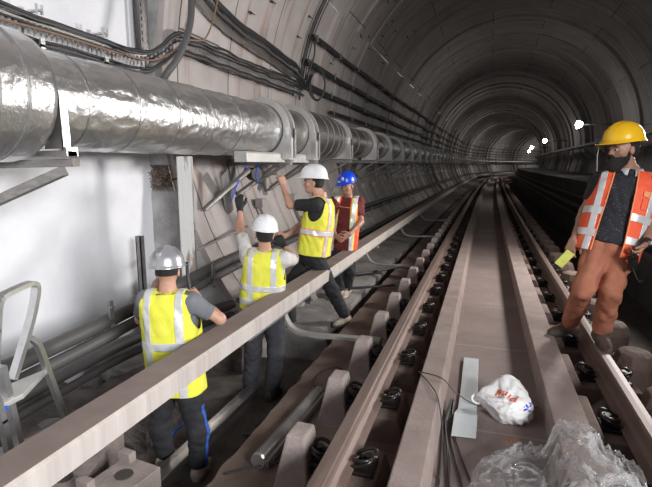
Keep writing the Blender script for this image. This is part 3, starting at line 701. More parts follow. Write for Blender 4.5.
flat([ax_(-30, 380, -2.4), ax_(-22, 420, -2.4), ax_(-8, 500, -2.4)], .030, .045, 'leg', 1)
q0 = [ax_(1, 379, -2.40), ax_(49, 378, -2.37), ax_(24, 398, -2.22), ax_(-20, 406, -2.22)]
b = MB(); zt = sum(p[2] for p in q0) / 4
v8 = [(p[0], p[1], zt) for p in q0] + [(p[0], p[1], zt - .028) for p in q0]
b.add(v8, [(0, 1, 2, 3), (7, 6, 5, 4)] + [(k, (k + 1) % 4, (k + 1) % 4 + 4, k + 4) for k in range(4)])
b.build('platform', M['galv_lt'], ld, bevel=.004)
for k, z in enumerate((-1.5, -1.8)):
    b = MB(); b.box(-2.40, -2.26, 1.66 - .03 * k, 1.74 - .03 * k, z - .015, z); b.build('tread', M['alu'], ld)
b = MB(); pq = Vector(ax_(5, 406, -2.24)); b.tube([pq, pq + Vector((.03, -.02, 0))], .012, 10); tag(b.build('rivet', M['blue_plastic'], ld), 'blue rivet cap')

# ------------------------------------------------------------------ things on the track
b = MB(); wseg = [(-.02, 3.95, -1.585), (-.02, 3.3, -1.59), (-.025, 3.06, -1.588), (-.03, 2.95, -1.560), (-.035, 2.72, -1.585)]
vs = []
for i, (x, y, z) in enumerate(wseg):
    w = .058 + (.012 if i > 2 else 0)
    vs += [(x - w, y, z), (x + w, y + (.03 if i == 4 else 0), z), (x + w, y, z + .009), (x - w, y, z + .009)]
fs = [(3, 2, 1, 0), (16, 17, 18, 19)] + [(i * 4 + j, i * 4 + (j + 1) % 4, (i + 1) * 4 + (j + 1) % 4, (i + 1) * 4 + j) for i in range(4) for j in range(4)]
b.add(vs, fs); tag(b.build('plastic_strip', M['plate'], bevel=.002), 'flat pale grey strip with a bent near end lying in the centre channel', 'strip')
# wire bundle
wires = [([(-.13, 3.12, -1.56), (-.14, 2.8, -1.595), (-.10, 2.5, -1.592), (-.08, 2.2, -1.592), (-.05, 1.95, -1.592)]), ([(-.12, 3.12, -1.56), (-.12, 2.8, -1.59), (-.07, 2.5, -1.59), (-.02, 2.25, -1.59), (.01, 1.95, -1.59)]),
         ([(-.125, 3.10, -1.555), (-.155, 2.8, -1.59), (-.14, 2.45, -1.59), (-.13, 2.1, -1.59), (-.1, 1.9, -1.59)]), ([(-.115, 3.13, -1.55), (-.105, 2.85, -1.585), (-.03, 2.5, -1.59), (.03, 2.3, -1.59), (.06, 2.2, -1.57)]),
         ([(-.13, 3.13, -1.55), (-.15, 2.9, -1.58), (-.12, 2.6, -1.585), (-.09, 2.3, -1.585), (-.06, 2.0, -1.585)])]
mb = MB()
for w in wires: mb.tube(smooth_path(w, 6), .005, 5)
tag(mb.build('wire_bundle', M['cable'], smooth=True), 'bundle of thin black wires lying in the channel beside the pale strip', 'wire bundle')
cab([(-.36, 3.2, -1.42), (-.28, 3.05, -1.418), (-.20, 2.85, -1.418), (-.15, 2.6, -1.50), (-.14, 2.3, -1.585)], .004, M['cable'], 'thin black wire lying across the left kerb to the bundle', cat='wire')
cab([(-.36, 3.2, -1.42), (-.2, 3.13, -1.415), (-.1, 3.12, -1.50), (.05, 3.12, -1.57), (.3, 3.18, -1.585), (.42, 3.25, -1.585)], .0035, M['cable'], 'very thin wire running across the pale strip towards the white bag', cat='wire')
# wrapped tube and loose wires left of the rail
wt = MB(); wt.box(-.06, .06, -.46, .46, 0, .05); wt.tube([(0, -.46, .045), (0, .46, .045)], .042, 10)
o = wt.build('wrapped_tube', M['plate'], bevel=.01); o.data.materials[0] = mat('dusty translucent wrap', (.16, .15, .14), .4, col2=(.28, .26, .25), scale=5); o.location = (-1.12, 2.74, -1.722); o.rotation_euler = (0, 0, -.06)
tag(o, 'dusty plastic wrapped tube lying on the slab between trench and concrete blocks', 'tube')
b = MB(); b.tube([(0, -.475, .045), (0, -.455, .045)], .045, 12); e = b.build('foil_end', M['foil'], o); e['label'] = 'shiny foil end'
cab([(-1.3, 2.15, -1.712), (-1.15, 2.25, -1.70), (-.98, 2.38, -1.71), (-.9, 2.42, -1.71)], .006, M['cable'], 'short black wire beside the foil end of the wrapped tube', cat='wire')
cab([(-1.0, 1.9, -1.712), (-1.02, 2.02, -1.70), (-.95, 2.12, -1.70), (-.85, 2.08, -1.705), (-.78, 2.05, -1.70)], .012, M['cable'], 'curled thick black cable end in front of the nearest block', cat='cable')
mb = MB(); mb.tube([Vector((-1.10 + .12 * math.cos(a), 3.50 + .22 * math.sin(a), -1.712)) for a in [PI * .4 + PI * 1.5 * i / 20 for i in range(21)]], .005, 5)
tag(mb.build('wire_loop', M['cable'], smooth=True), 'thin wire loop lying on the brown slab beyond the wrapped tube', 'wire')
# chalk marks
def strokes(name, org, ux, uy, n, h, w, m, label, seed=1):
    r2 = random.Random(seed); mb = MB(); org = Vector(org); ux = Vector(ux); uy = Vector(uy)
    for k in range(n):
        p = org + ux * (k * h * .55); q = p + uy * h * r2.uniform(.6, 1) + ux * r2.uniform(-.1, .25) * h
        mb.bar(p, q, w, .0016, ux.cross(uy))
        if r2.random() < .5: mb.bar(p + uy * h * .5, p + uy * h * .5 + ux * h * .35, w, .0016, ux.cross(uy))
    return tag(mb.build(name, m), label, 'chalk mark')
strokes('chalk_mark', (.02, 5.55, -1.599), (1, .02, 0), (0, 1, 0), 11, .045, .008, M['chalk'], 'row of faint pale chalk figures across the channel floor')
strokes('chalk_mark', (.20, 2.78, -1.599), (1, -.15, 0), (.5, 1, 0), 3, .045, .012, M['orange_ink'], 'orange chalk scrawl on the channel floor in front of the white bag', 3)
strokes('chalk_mark', (-.6155, 3.35, -1.46), (0, 1, 0), (0, 0, 1), 9, .05, .006, M['chalk'], 'small white chalk figures on the web of the left rail', 5)

# white carrier bag
def bag():
    bm = bmesh.new(); bmesh.ops.create_icosphere(bm, subdivisions=5, radius=1)
    for v in bm.verts:
        p = v.co.copy()
        r = 1 + .16 * noise.noise(p * 1.7 + Vector((3, 1, 0))) - .22 * abs(noise.noise(p * 2.6 + Vector((0, 7, 2)))) + .05 * noise.noise(p * 8)
        q = Vector((p.x * .150 * r, p.y * .135 * r, p.z * .105 * r))
        # knotted tail up at the back, one handle ear to the left
        t = max(0, p.y * .75 + p.z * .5 - .35); q += Vector((-.03 * t, .12 * t, .16 * t))
        if p.x < -.55: k = (-p.x - .55) / .45; q.x -= .07 * k; q.y *= 1 - .45 * k; q.z *= 1 - .3 * k; q.z += .02 * k; q.y += .05 * k
        q.z = max(q.z, -.052)
        v.co = q
    me = bpy.data.meshes.new('carrier_bag'); bm.to_mesh(me); bm.free(); me.materials.append(M['white_bag'])
    me.polygons.foreach_set('use_smooth', [True] * len(me.polygons))
    o = bpy.data.objects.new('carrier_bag', me); C.objects.link(o); o.location = (.235, 3.10, -1.545); return o
bg = bag(); tag(bg, 'crumpled white plastic carrier bag with red and blue print in the channel', 'bag')
b = MB(); b.tube([Vector((-.20, .045, .01)) + Vector((.035 * math.cos(a), .02 * math.sin(a), .022 * math.sin(a))) for a in [2 * PI * k / 16 for k in range(16)]], .009, 6, closed=True); b.build('handle', M['white_bag'], bg, smooth=True)
def on_bag(curves, w, m, name):
    from mathutils.bvhtree import BVHTree
    dg = bpy.context.evaluated_depsgraph_get(); tree = BVHTree.FromPolygons([v.co for v in bg.data.vertices], [p.vertices for p in bg.data.polygons])
    cam = Vector((0, 0, 0)) - Vector(bg.location); d = Vector((0, -.62, .78)).normalized(); mb = MB()
    for c in curves:
        pts = []
        for (x, y) in c:
            s = Vector((x, y, 0)) + d * .5
            h = tree.ray_cast(s, -d)
            if h[0] is not None: pts.append(h[0] + h[1] * .002)
        for k in range(len(pts) - 1): mb.bar(pts[k], pts[k + 1] + (pts[k + 1] - pts[k]) * .1, w, .002, d)
    return mb.build(name, m, bg)
def glyph(segs, ox, oy, s, rot):
    out = []
    for g in segs:
        out.append([(ox + s * (x * math.cos(rot) - y * math.sin(rot)), oy + s * (x * math.sin(rot) + y * math.cos(rot))) for x, y in g])
    return out
Pg = [[(0, 0), (0, .5), (0, 1)], [(0, 1), (.4, .98), (.55, .78), (.4, .55), (0, .5)]]
ig = [[(0, 0), (0, .35), (0, .6)], [(0, .8), (0, .88)]]
ng = [[(0, 0), (0, .6)], [(0, .45), (.2, .6), (.38, .5), (.4, .0)]]
dg_ = [[(.4, 1), (.4, .5), (.4, 0)], [(.4, .1), (.15, .0), (0, .25), (.15, .5), (.4, .5)]]
rot = PI + .15 - .55
red = glyph(Pg, .045, .045, .062, rot) + glyph(ig, .0, .062, .06, rot) + glyph(ng, -.018, .078, .055, rot) + glyph(dg_, -.05, .098, .05, rot) + glyph([[(0, 0), (0, .1)], [(.0, .25), (.0, .35)]], -.055, .02, .06, 0)
on_bag(red, .009, M['red_ink'], 'red_print')
on_bag(glyph([[(0, 0), (.3, .15), (.5, .5), (.35, .7)], [(.1, .35), (.35, .45)], [(.45, .1), (.7, .2)]], .075, -.055, .07, .2) + glyph([[(0, 0), (.2, .3), (.5, .2)], [(.1, .5), (.4, .6)]], .115, .0, .06, .3), .010, M['blue_ink'], 'blue_print')
# clear polythene heap
def heap():
    n = 120; v = []; f = []
    for j in range(n):
        for i in range(n):
            a, b_ = i / (n - 1) * 2 - 1, j / (n - 1) * 2 - 1
            x = a * .38; y = b_ * .40
            rr = math.sqrt(a * a + b_ * b_ * 1.05)
            env = max(0, 1 - max(0, rr) ** 5.0)
            p = Vector((x * 4.2, y * 4.2, 0)); w = p + Vector((noise.noise(p * 1.2), noise.noise(p * 1.2 + Vector((9, 9, 9))), 0)) * 1.2
            h = .115 * env * (.9 + .35 * noise.noise(p * .7 + Vector((2, 5, 1)))) + env ** .5 * (.075 * (1 - abs(noise.noise(w))) ** 3 - .03 + .040 * (1 - abs(noise.noise(w * 2.3))) ** 4 + .022 * (1 - abs(noise.noise(w * 4.9))) ** 4)
            wob = 1 + .12 * noise.noise(Vector((math.atan2(b_, a) * 2, 3, 3)))
            sh = 1 / max(1, rr) if rr > 1 else 1
            X_ = x * wob * sh; bz = -1.592 + .165 * min(1, max(0, (X_ + .39 - .36) / .08)); v.append((X_, y * wob * sh, bz + max(.004, h)))
    for j in range(n - 1):
        for i in range(n - 1): f.append((j * n + i, j * n + i + 1, (j + 1) * n + i + 1, (j + 1) * n + i))
    me = bpy.data.meshes.new('plastic_sheet'); me.from_pydata(v, [], f); me.materials.append(M['clear']); me.polygons.foreach_set('use_smooth', [True] * len(me.polygons))
    o = bpy.data.objects.new('plastic_sheet', me); C.objects.link(o); return o
hp = heap(); hp.location = (.39, 2.26, 0); tag(hp, 'crumpled heap of clear plastic sheeting over the right kerb in the foreground', 'plastic sheet')
# ------------------------------------------------------------------ people: smooth bodies from blended volumes
F32 = np.float32
def V3(p): return np.array(p, dtype=float)
def nrm(a): a = V3(a); return a / (np.linalg.norm(a) + 1e-9)
class Vol:
    def __init__(s): s.p = []
    def cone(s, a, b, ra, rb, k=.02):
        a = V3(a); b = V3(b)
        def fn(P):
            ab = b - a; t = np.clip(((P - a) @ ab) / (ab @ ab + 1e-12), 0, 1)
            return np.linalg.norm(P - a - t[..., None] * ab, axis=-1) - (ra + (rb - ra) * t)
        r = max(ra, rb); s.p.append((fn, np.minimum(a, b) - r, np.maximum(a, b) + r, k, 0)); return s
    def chain(s, pts, rs, k=.02):
        for i in range(len(pts) - 1): s.cone(pts[i], pts[i + 1], rs[i], rs[i + 1], k)
        return s
    def ell(s, c, R, r, k=.02, cut=0):
        c = V3(c); R = np.array(R); r = V3(r)
        def fn(P):
            q = (P - c) @ R.T; k0 = np.linalg.norm(q / r, axis=-1); k1 = np.linalg.norm(q / (r * r), axis=-1) + 1e-9
            return k0 * (k0 - 1) / k1
        m = r.max(); s.p.append((fn, c - m, c + m, k, cut)); return s
    def fn(s, f, lo, hi, k=.02, cut=0): s.p.append((f, V3(lo), V3(hi), k, cut)); return s
    def mesh(s, h, fold=None):
        lo = np.min([p[1] for p in s.p if not p[4]], axis=0) - 4 * h - .02; hi = np.max([p[2] for p in s.p if not p[4]], axis=0) + 4 * h + .02
        n = np.ceil((hi - lo) / h).astype(int) + 1; F = np.full(n, 1.0, F32)
        ax = [lo[i] + h * np.arange(n[i]) for i in range(3)]
        for fn, a, b, k, cut in s.p:
            m = k + 3 * h + .02; i0 = np.clip(np.floor((a - m - lo) / h).astype(int), 0, n - 1); i1 = np.clip(np.ceil((b + m - lo) / h).astype(int) + 1, 1, n)
            sl = tuple(slice(i0[i], i1[i]) for i in range(3))
            P = np.stack(np.meshgrid(*[ax[i][sl[i]] for i in range(3)], indexing='ij'), -1); d = fn(P).astype(F32)
            cur = F[sl]
            if cut: F[sl] = np.maximum(cur, -d)
            else:
                hh = np.clip(.5 + .5 * (cur - d) / k, 0, 1); F[sl] = np.where(cur > .9, d, cur * (1 - hh) + d * hh - k * hh * (1 - hh))
        if fold is not None:
            near = np.abs(F) < .03; idx = np.argwhere(near); P = lo + idx * h; F[near] += fold(P).astype(F32)
        return surface_nets(F, lo, h)
def surface_nets(F, lo, h):
    S = F < 0; n = np.array(F.shape)
    acc = np.zeros(tuple(n - 1) + (3,)); cnt = np.zeros(tuple(n - 1))
    offs = [(0, 0, 0), (1, 0, 0), (0, 1, 0), (1, 1, 0), (0, 0, 1), (1, 0, 1), (0, 1, 1), (1, 1, 1)]
    def sub(A, o): return A[o[0]:n[0] - 1 + o[0], o[1]:n[1] - 1 + o[1], o[2]:n[2] - 1 + o[2]]
    for a in range(8):
        for ax in range(3):
            if offs[a][ax]: continue
            o2 = list(offs[a]); o2[ax] = 1; fa = sub(F, offs[a]); fb = sub(F, o2); x = (fa < 0) != (fb < 0)
            if not x.any(): continue
            t = np.where(x, fa / np.where(x, fa - fb, 1), 0); 
            for c in range(3): acc[..., c] += x * (offs[a][c] + (t if c == ax else 0))
            cnt += x
    act = cnt > 0; ids = -np.ones(tuple(n - 1), int); ids[act] = np.arange(act.sum())
    V = lo + (np.argwhere(act) + acc[act] / cnt[act][:, None]) * h; faces = []
    for ax in range(3):
        o = [0, 0, 0]; o[ax] = 1
        A = S[tuple(slice(0, n[i] - o[i]) for i in range(3))]; B = S[tuple(slice(o[i], n[i]) for i in range(3))]
        e = np.argwhere(A != B); u, w = [(1, 2), (2, 0), (0, 1)][ax]
        ok = (e[:, u] > 0) & (e[:, w] > 0) & (e[:, u] < n[u] - 1) & (e[:, w] < n[w] - 1) & (e[:, ax] < n[ax] - 1); e = e[ok]
        sg = S[tuple(e.T)]
        def g(du, dw):
            q = e.copy(); q[:, u] -= du; q[:, w] -= dw; return ids[tuple(q.T)]
        Q = np.stack([g(1, 1), g(0, 1), g(0, 0), g(1, 0)], 1); Q[~sg] = Q[~sg][:, ::-1]; faces.append(Q)
    Fc = np.concatenate(faces); Fc = Fc[(Fc >= 0).all(1)]
    return V, Fc
def vnormals(V, F):
    N = np.zeros_like(V)
    for f4 in (F[:, :3], F[:, [0, 2, 3]] if F.shape[1] == 4 else None):
        if f4 is None: continue
        c = np.cross(V[f4[:, 1]] - V[f4[:, 0]], V[f4[:, 2]] - V[f4[:, 0]])
        for k in range(3): np.add.at(N, f4[:, k], c)
    return N / (np.linalg.norm(N, axis=1, keepdims=True) + 1e-12)
def clip(V, F, s):
    """keep the part of the surface where s > 0, cutting faces cleanly"""
    T = F if F.shape[1] == 3 else np.concatenate([F[:, :3], F[:, [0, 2, 3]]])
    pos = s > 0; c = pos[T].sum(1); keep = T[c == 3].tolist(); V = V.tolist(); ed = {}
    def cutp(i, j):
        k = (min(i, j), max(i, j))
        if k not in ed:
            t = s[i] / (s[i] - s[j]); ed[k] = len(V); V.append([V[i][q] + t * (V[j][q] - V[i][q]) for q in range(3)])
        return ed[k]
    for t in T[(c > 0) & (c < 3)]:
        poly = []
        for q in range(3):
            i, j = t[q], t[(q + 1) % 3]
            if pos[i]: poly.append(int(i))
            if pos[i] != pos[j]: poly.append(cutp(i, j))
        for q in range(1, len(poly) - 1): keep.append([poly[0], poly[q], poly[q + 1]])
    V = np.array(V); K = np.array(keep).reshape(-1, 3); u, inv = np.unique(K, return_inverse=True)
    return V[u], inv.reshape(-1, 3)
def put(name, V, F, m, parent, solid=0, smooth=True):
    me = bpy.data.meshes.new(name); me.from_pydata(V.tolist(), [], F.tolist()); me.materials.append(m)
    me.polygons.foreach_set('use_smooth', [smooth] * len(me.polygons))
    o = bpy.data.objects.new(name, me); C.objects.link(o); o.parent = parent
    o.location = -Vector(parent.location) if parent and parent.type == 'EMPTY' else (0, 0, 0)
    if solid: q = o.modifiers.new('cloth', 'SOLIDIFY'); q.thickness = solid; q.offset = 0
    return o
def folds(amp, sc, seed, stretch=(1, 1, .35)):
    r = np.random.default_rng(seed); D = r.normal(size=(9, 3)) * np.array(stretch); D *= sc / np.linalg.norm(D, axis=1, keepdims=True) * r.uniform(.6, 2.0, (9, 1)); ph = r.uniform(0, 6, 9)
    def f(P):
        w = P + .03 * np.sin(P[:, [1, 2, 0]] * 17 + seed); t = 0
        for i in range(9): t = t + (1 - 2 * np.abs(np.sin(w @ D[i] + ph[i]))) * (.7 if i else 1)
        return amp * t / 3
    return f
TP_T = [-.28, -.15, 0, .15, .35, .55, .75, .88, .96, 1.03, 1.12]
TP_W = [.10, .155, .172, .165, .150, .162, .182, .178, .120, .070, .055]
TP_D = [.085, .110, .122, .112, .102, .112, .120, .105, .075, .060, .052]
class Torso:
    def __init__(s, pel, neck, hl, sl, k=1.0, fat=1.0):
        s.o = V3(pel); u = V3(neck) - s.o; s.L = np.linalg.norm(u); s.u = u / s.L; s.hl = nrm(hl); s.sl = nrm(sl); s.k = k; s.fat = fat
    def loc(s, P):
        q = P - s.o; z = q @ s.u; t = np.clip(z / s.L, 0, 1)[..., None]; lat = s.hl * (1 - t) + s.sl * t
        lat = lat - (lat @ s.u)[..., None] * s.u; lat = lat / np.linalg.norm(lat, axis=-1, keepdims=True)
        fw = np.cross(s.u, lat); return (q * lat).sum(-1), (q * fw).sum(-1), z / s.L
    def sdf(s, infl=0, t0=-.3, t1=1.1, straight=False):
        W = np.array(TP_W) * s.k; D = np.array(TP_D) * s.k
        fat = np.interp(TP_T, [-.3, 0, .4, .8, 1.2], [1, 1 + (s.fat - 1) * .6, s.fat, 1 + (s.fat - 1) * .3, 1]); W = W * (1 + (fat - 1) * .8); D = D * fat
        if straight:
            for i, t in enumerate(TP_T):
                if t < .7: W[i] = max(W[i], .178 * s.k * (1 + (s.fat - 1) * .6)); D[i] = max(D[i], .122 * s.k * s.fat)
        def f(P):
            x, y, t = s.loc(P); w = np.interp(t, TP_T, W) + infl; d = np.interp(t, TP_T, D) + infl
            q = (np.abs(x / w) ** 2.4 + np.abs(y / d) ** 2.4) ** (1 / 2.4); r = (q - 1) * np.minimum(w, d)
            return np.maximum(r, np.maximum((t - t1), (t0 - t)) * s.L)
        m = .26 * s.k * max(1, s.fat); lo = np.minimum(s.o + s.u * s.L * t0, s.o + s.u * s.L * t1) - m; hi = np.maximum(s.o + s.u * s.L * t0, s.o + s.u * s.L * t1) + m
        return f, lo, hi
def frame(f, u):
    f = nrm(f); x = nrm(np.cross(f, V3(u))); u = np.cross(x, f); return np.array([x, f, u])   # rows: right, forward, up
def hand_vol(vol, wr, d, pn, side, curl, k=1.0, glove=0.0, spread=.12):
    """d: wrist to knuckles, pn: palm normal, side +1 when the thumb lies on d x pn"""
    d = nrm(d); pn = nrm(V3(pn) - (V3(pn) @ d) * d); t = np.cross(d, pn) * side; wr = V3(wr); g = glove
    kn = []
    for i in range(4):
        lat = (.030 - .0205 * i) * k; kp = wr + d * (.088 - .004 * abs(i - 1)) * k + t * lat; kn.append(kp)
        vol.cone(wr + t * lat * .55 + d * .012 * k, kp, .0165 * k + g, .0125 * k + g, .014)
    for i, L in enumerate((.070, .079, .073, .057)):
        L *= k; a = 0; p = kn[i]; dd = nrm(d + t * spread * (1.4 - i) * .6)
        for j, (fr, rr) in enumerate(((.45, .0092), (.31, .0082), (.24, .0072))):
            a += curl * (.75 if j == 0 else 1.0); q = p + (dd * math.cos(a) + pn * math.sin(a)) * L * fr
            vol.cone(p, q, rr * k + g, (rr - .0008) * k + g, .004); p = q
    b = wr + d * .022 * k + t * .026 * k; m_ = b + nrm(d * .62 + t * .72 + pn * .25) * .040 * k; e = m_ + nrm(d * .85 + t * .28 + pn * .45) * .030 * k; z = e + nrm(d * .9 + t * .05 + pn * .5) * .024 * k
    vol.cone(b, m_, .0150 * k + g, .0115 * k + g, .012).cone(m_, e, .0110 * k + g, .0098 * k + g, .004).cone(e, z, .0098 * k + g, .0080 * k + g, .004)
def head_vol(vol, c, R, k=1.0):
    c = V3(c); W = lambda x, y, z: c + (x * R[0] + y * R[1] + z * R[2]) * k
    vol.ell(W(0, -.012, .028), R, V3((.075, .094, .088)) * k, .01)
    vol.ell(W(0, .030, -.030), R, V3((.060, .066, .078)) * k, .03)
    vol.ell(W(0, .050, -.082), R, V3((.034, .036, .026)) * k, .03)
    vol.ell(W(0, .072, .022), R, V3((.052, .020, .014)) * k, .018)      # brow
    vol.chain([W(0, .084, .014), W(0, .106, -.022)], [.0085 * k, .0125 * k], .010)
    for s in (-1, 1):
        vol.ell(W(s * .012, .098, -.027), R, V3((.009, .010, .008)) * k, .008)
        vol.ell(W(s * .045, .062, -.022), R, V3((.020, .018, .018)) * k, .02)
        vol.ell(W(s * .078, -.006, -.008), R, V3((.010, .019, .031)) * k, .008)
    vol.ell(W(0, .086, -.050), R, V3((.024, .012, .006)) * k, .006).ell(W(0, .083, -.062), R, V3((.021, .012, .007)) * k, .006)
    for s in (-1, 1): vol.ell(W(s * .030, .090, .002), R, V3((.014, .012, .009)) * k, .01, cut=1)
    return W
skin_a = mat('warm skin', (.46, .25, .17), .5, col2=(.53, .30, .21), scale=14)
skin_b = mat('darker skin', (.33, .17, .11), .5, col2=(.40, .21, .14), scale=14)
hair_m = mat('black hair', (.012, .010, .009), .7, bump=.6, bscale=160)
eye_m = mat('eye white', (.6, .58, .55), .2); iris_m = mat('dark iris', (.02, .012, .01), .15)
yel = mat('fluorescent yellow mesh', (.70, .69, .045), .75, col2=(.78, .76, .09), scale=10, bump=.2, bscale=120)
orang = mat('fluorescent orange red cloth', (.86, .095, .03), .65, col2=(.95, .14, .05), scale=8, bump=.1, bscale=90)
refl = mat('silver reflective tape', (.60, .60, .60), .38, .25, col2=(.74, .74, .74), scale=20)
orang_trim = mat('orange trim', (.9, .30, .12), .6)
yel_trim = mat('yellow trim', (.75, .75, .10), .6)
def helmet(parent, c, R, m, k=1.0, name='hard_hat', peak=.050, ridge=True):
    """shell with a brim, peak to the front"""
    c = V3(c); v = []; f = []; n = 56
    rows = [(math.radians(a), 'd') for a in (90, 84, 77, 70, 62, 54, 46, 38, 30, 22, 14, 6)]
    ring = []
    def pt(x, y, z): return c + (x * R[0] + y * R[1] + z * R[2]) * k
    for jj in range(len(rows) + 3):
        row = []
        for i in range(n):
            th = 2 * PI * i / n; cx, cy = math.cos(th), math.sin(th)
            if jj < len(rows):
                a = rows[jj][0]; r = math.cos(a); z = math.sin(a) ** .92 * .128
                r = r ** .86
                x = .116 * r * cx; y = .140 * r * cy
                if ridge and abs(x) < .026 and jj < 11: z += .007 * math.cos(x / .026 * PI / 2) * min(1, math.sin(a) * 1.6)
                if ridge and .040 < abs(x) < .058 and jj < 9: z += .003
            else:
                e = jj - len(rows); w = (.004, .5, 1.0)[e]; pk = peak * max(0, cy) ** 1.6 + .014
                x = (.118 + pk * w * .55) * cx; y = (.142 + pk * w) * cy; z = (.004, -.006 - .010 * max(0, cy), -.012 - .006 * max(0, cy))[e]
            row.append(pt(x, y, z))
        ring.append(row)
    v = [p for r_ in ring for p in r_]
    for j in range(len(ring) - 1):
        for i in range(n): f.append((j * n + i, (j + 1) * n + i, (j + 1) * n + (i + 1) % n, j * n + (i + 1) % n))
    o = put(name, np.array(v), np.array(f), m, parent, solid=.004)
    # inner band
    v = []; f = []
    for z in (.0, .022):
        for i in range(n): th = 2 * PI * i / n; v.append(pt(.098 * math.cos(th), .118 * math.sin(th), z))
    f = [(i, (i + 1) % n, n + (i + 1) % n, n + i) for i in range(n)]
    b = put('head_band', np.array(v), np.array(f), M['rubber'], parent, solid=.003); b.parent = o; b.location = (0, 0, 0)
    return o, pt
def shoe(parent, ank, fd, m, sole_m, k=1.0, dn=None):
    ank = V3(ank); fd = nrm(fd); lat = nrm(np.cross(fd, V3((0, 0, 1)))); dn = -np.cross(lat, fd)
    W = lambda f, d, l=0: ank + (fd * f + dn * d + lat * l) * k
    def base(g):
        v = Vol(); v.cone(W(-.045, .045), W(.02, .035), .040 * k + g, .042 * k + g, .03).cone(W(.0, -.03), W(-.01, .02), .045 * k + g, .046 * k + g, .03)
        v.cone(W(.02, .03), W(.11, .062), .044 * k + g, .036 * k + g, .03).cone(W(.10, .062), W(.155, .068), .040 * k + g, .032 * k + g, .03); return v
    sd = .088 * k
    V, F = base(.004).mesh(.0065); d = (V - ank) @ dn; V, F = clip(V, F, sd - d - .012); o = put('shoe', V, F, m, parent, solid=.003)
    V, F = base(.010).mesh(.0065); d = (V - ank) @ dn; lim = sd + .002; low = d > lim; V[low] -= np.outer(d[low] - lim, dn); V, F = clip(V, F, (V - ank) @ dn - (sd - .026))
    q = put('sole', V, F, sole_m, parent); q.parent = o; q.location = (0, 0, 0); q.matrix_parent_inverse = Matrix.Identity(4)
    lv = MB()
    for i in range(4): lv.tube([W(.035 + .018 * i, -.012 + .010 * i, s * .022) for s in (-1, 0, 1)], .0035, 5)
    l_ = lv.build('laces', M['rubber'], o)
    return o
def limb(vol, a, b, c, ra, rb, rc, g=0, k=.02):
    vol.cone(a, b, ra + g, rb + g, k).cone(b, c, rb + g, rc + g, k)
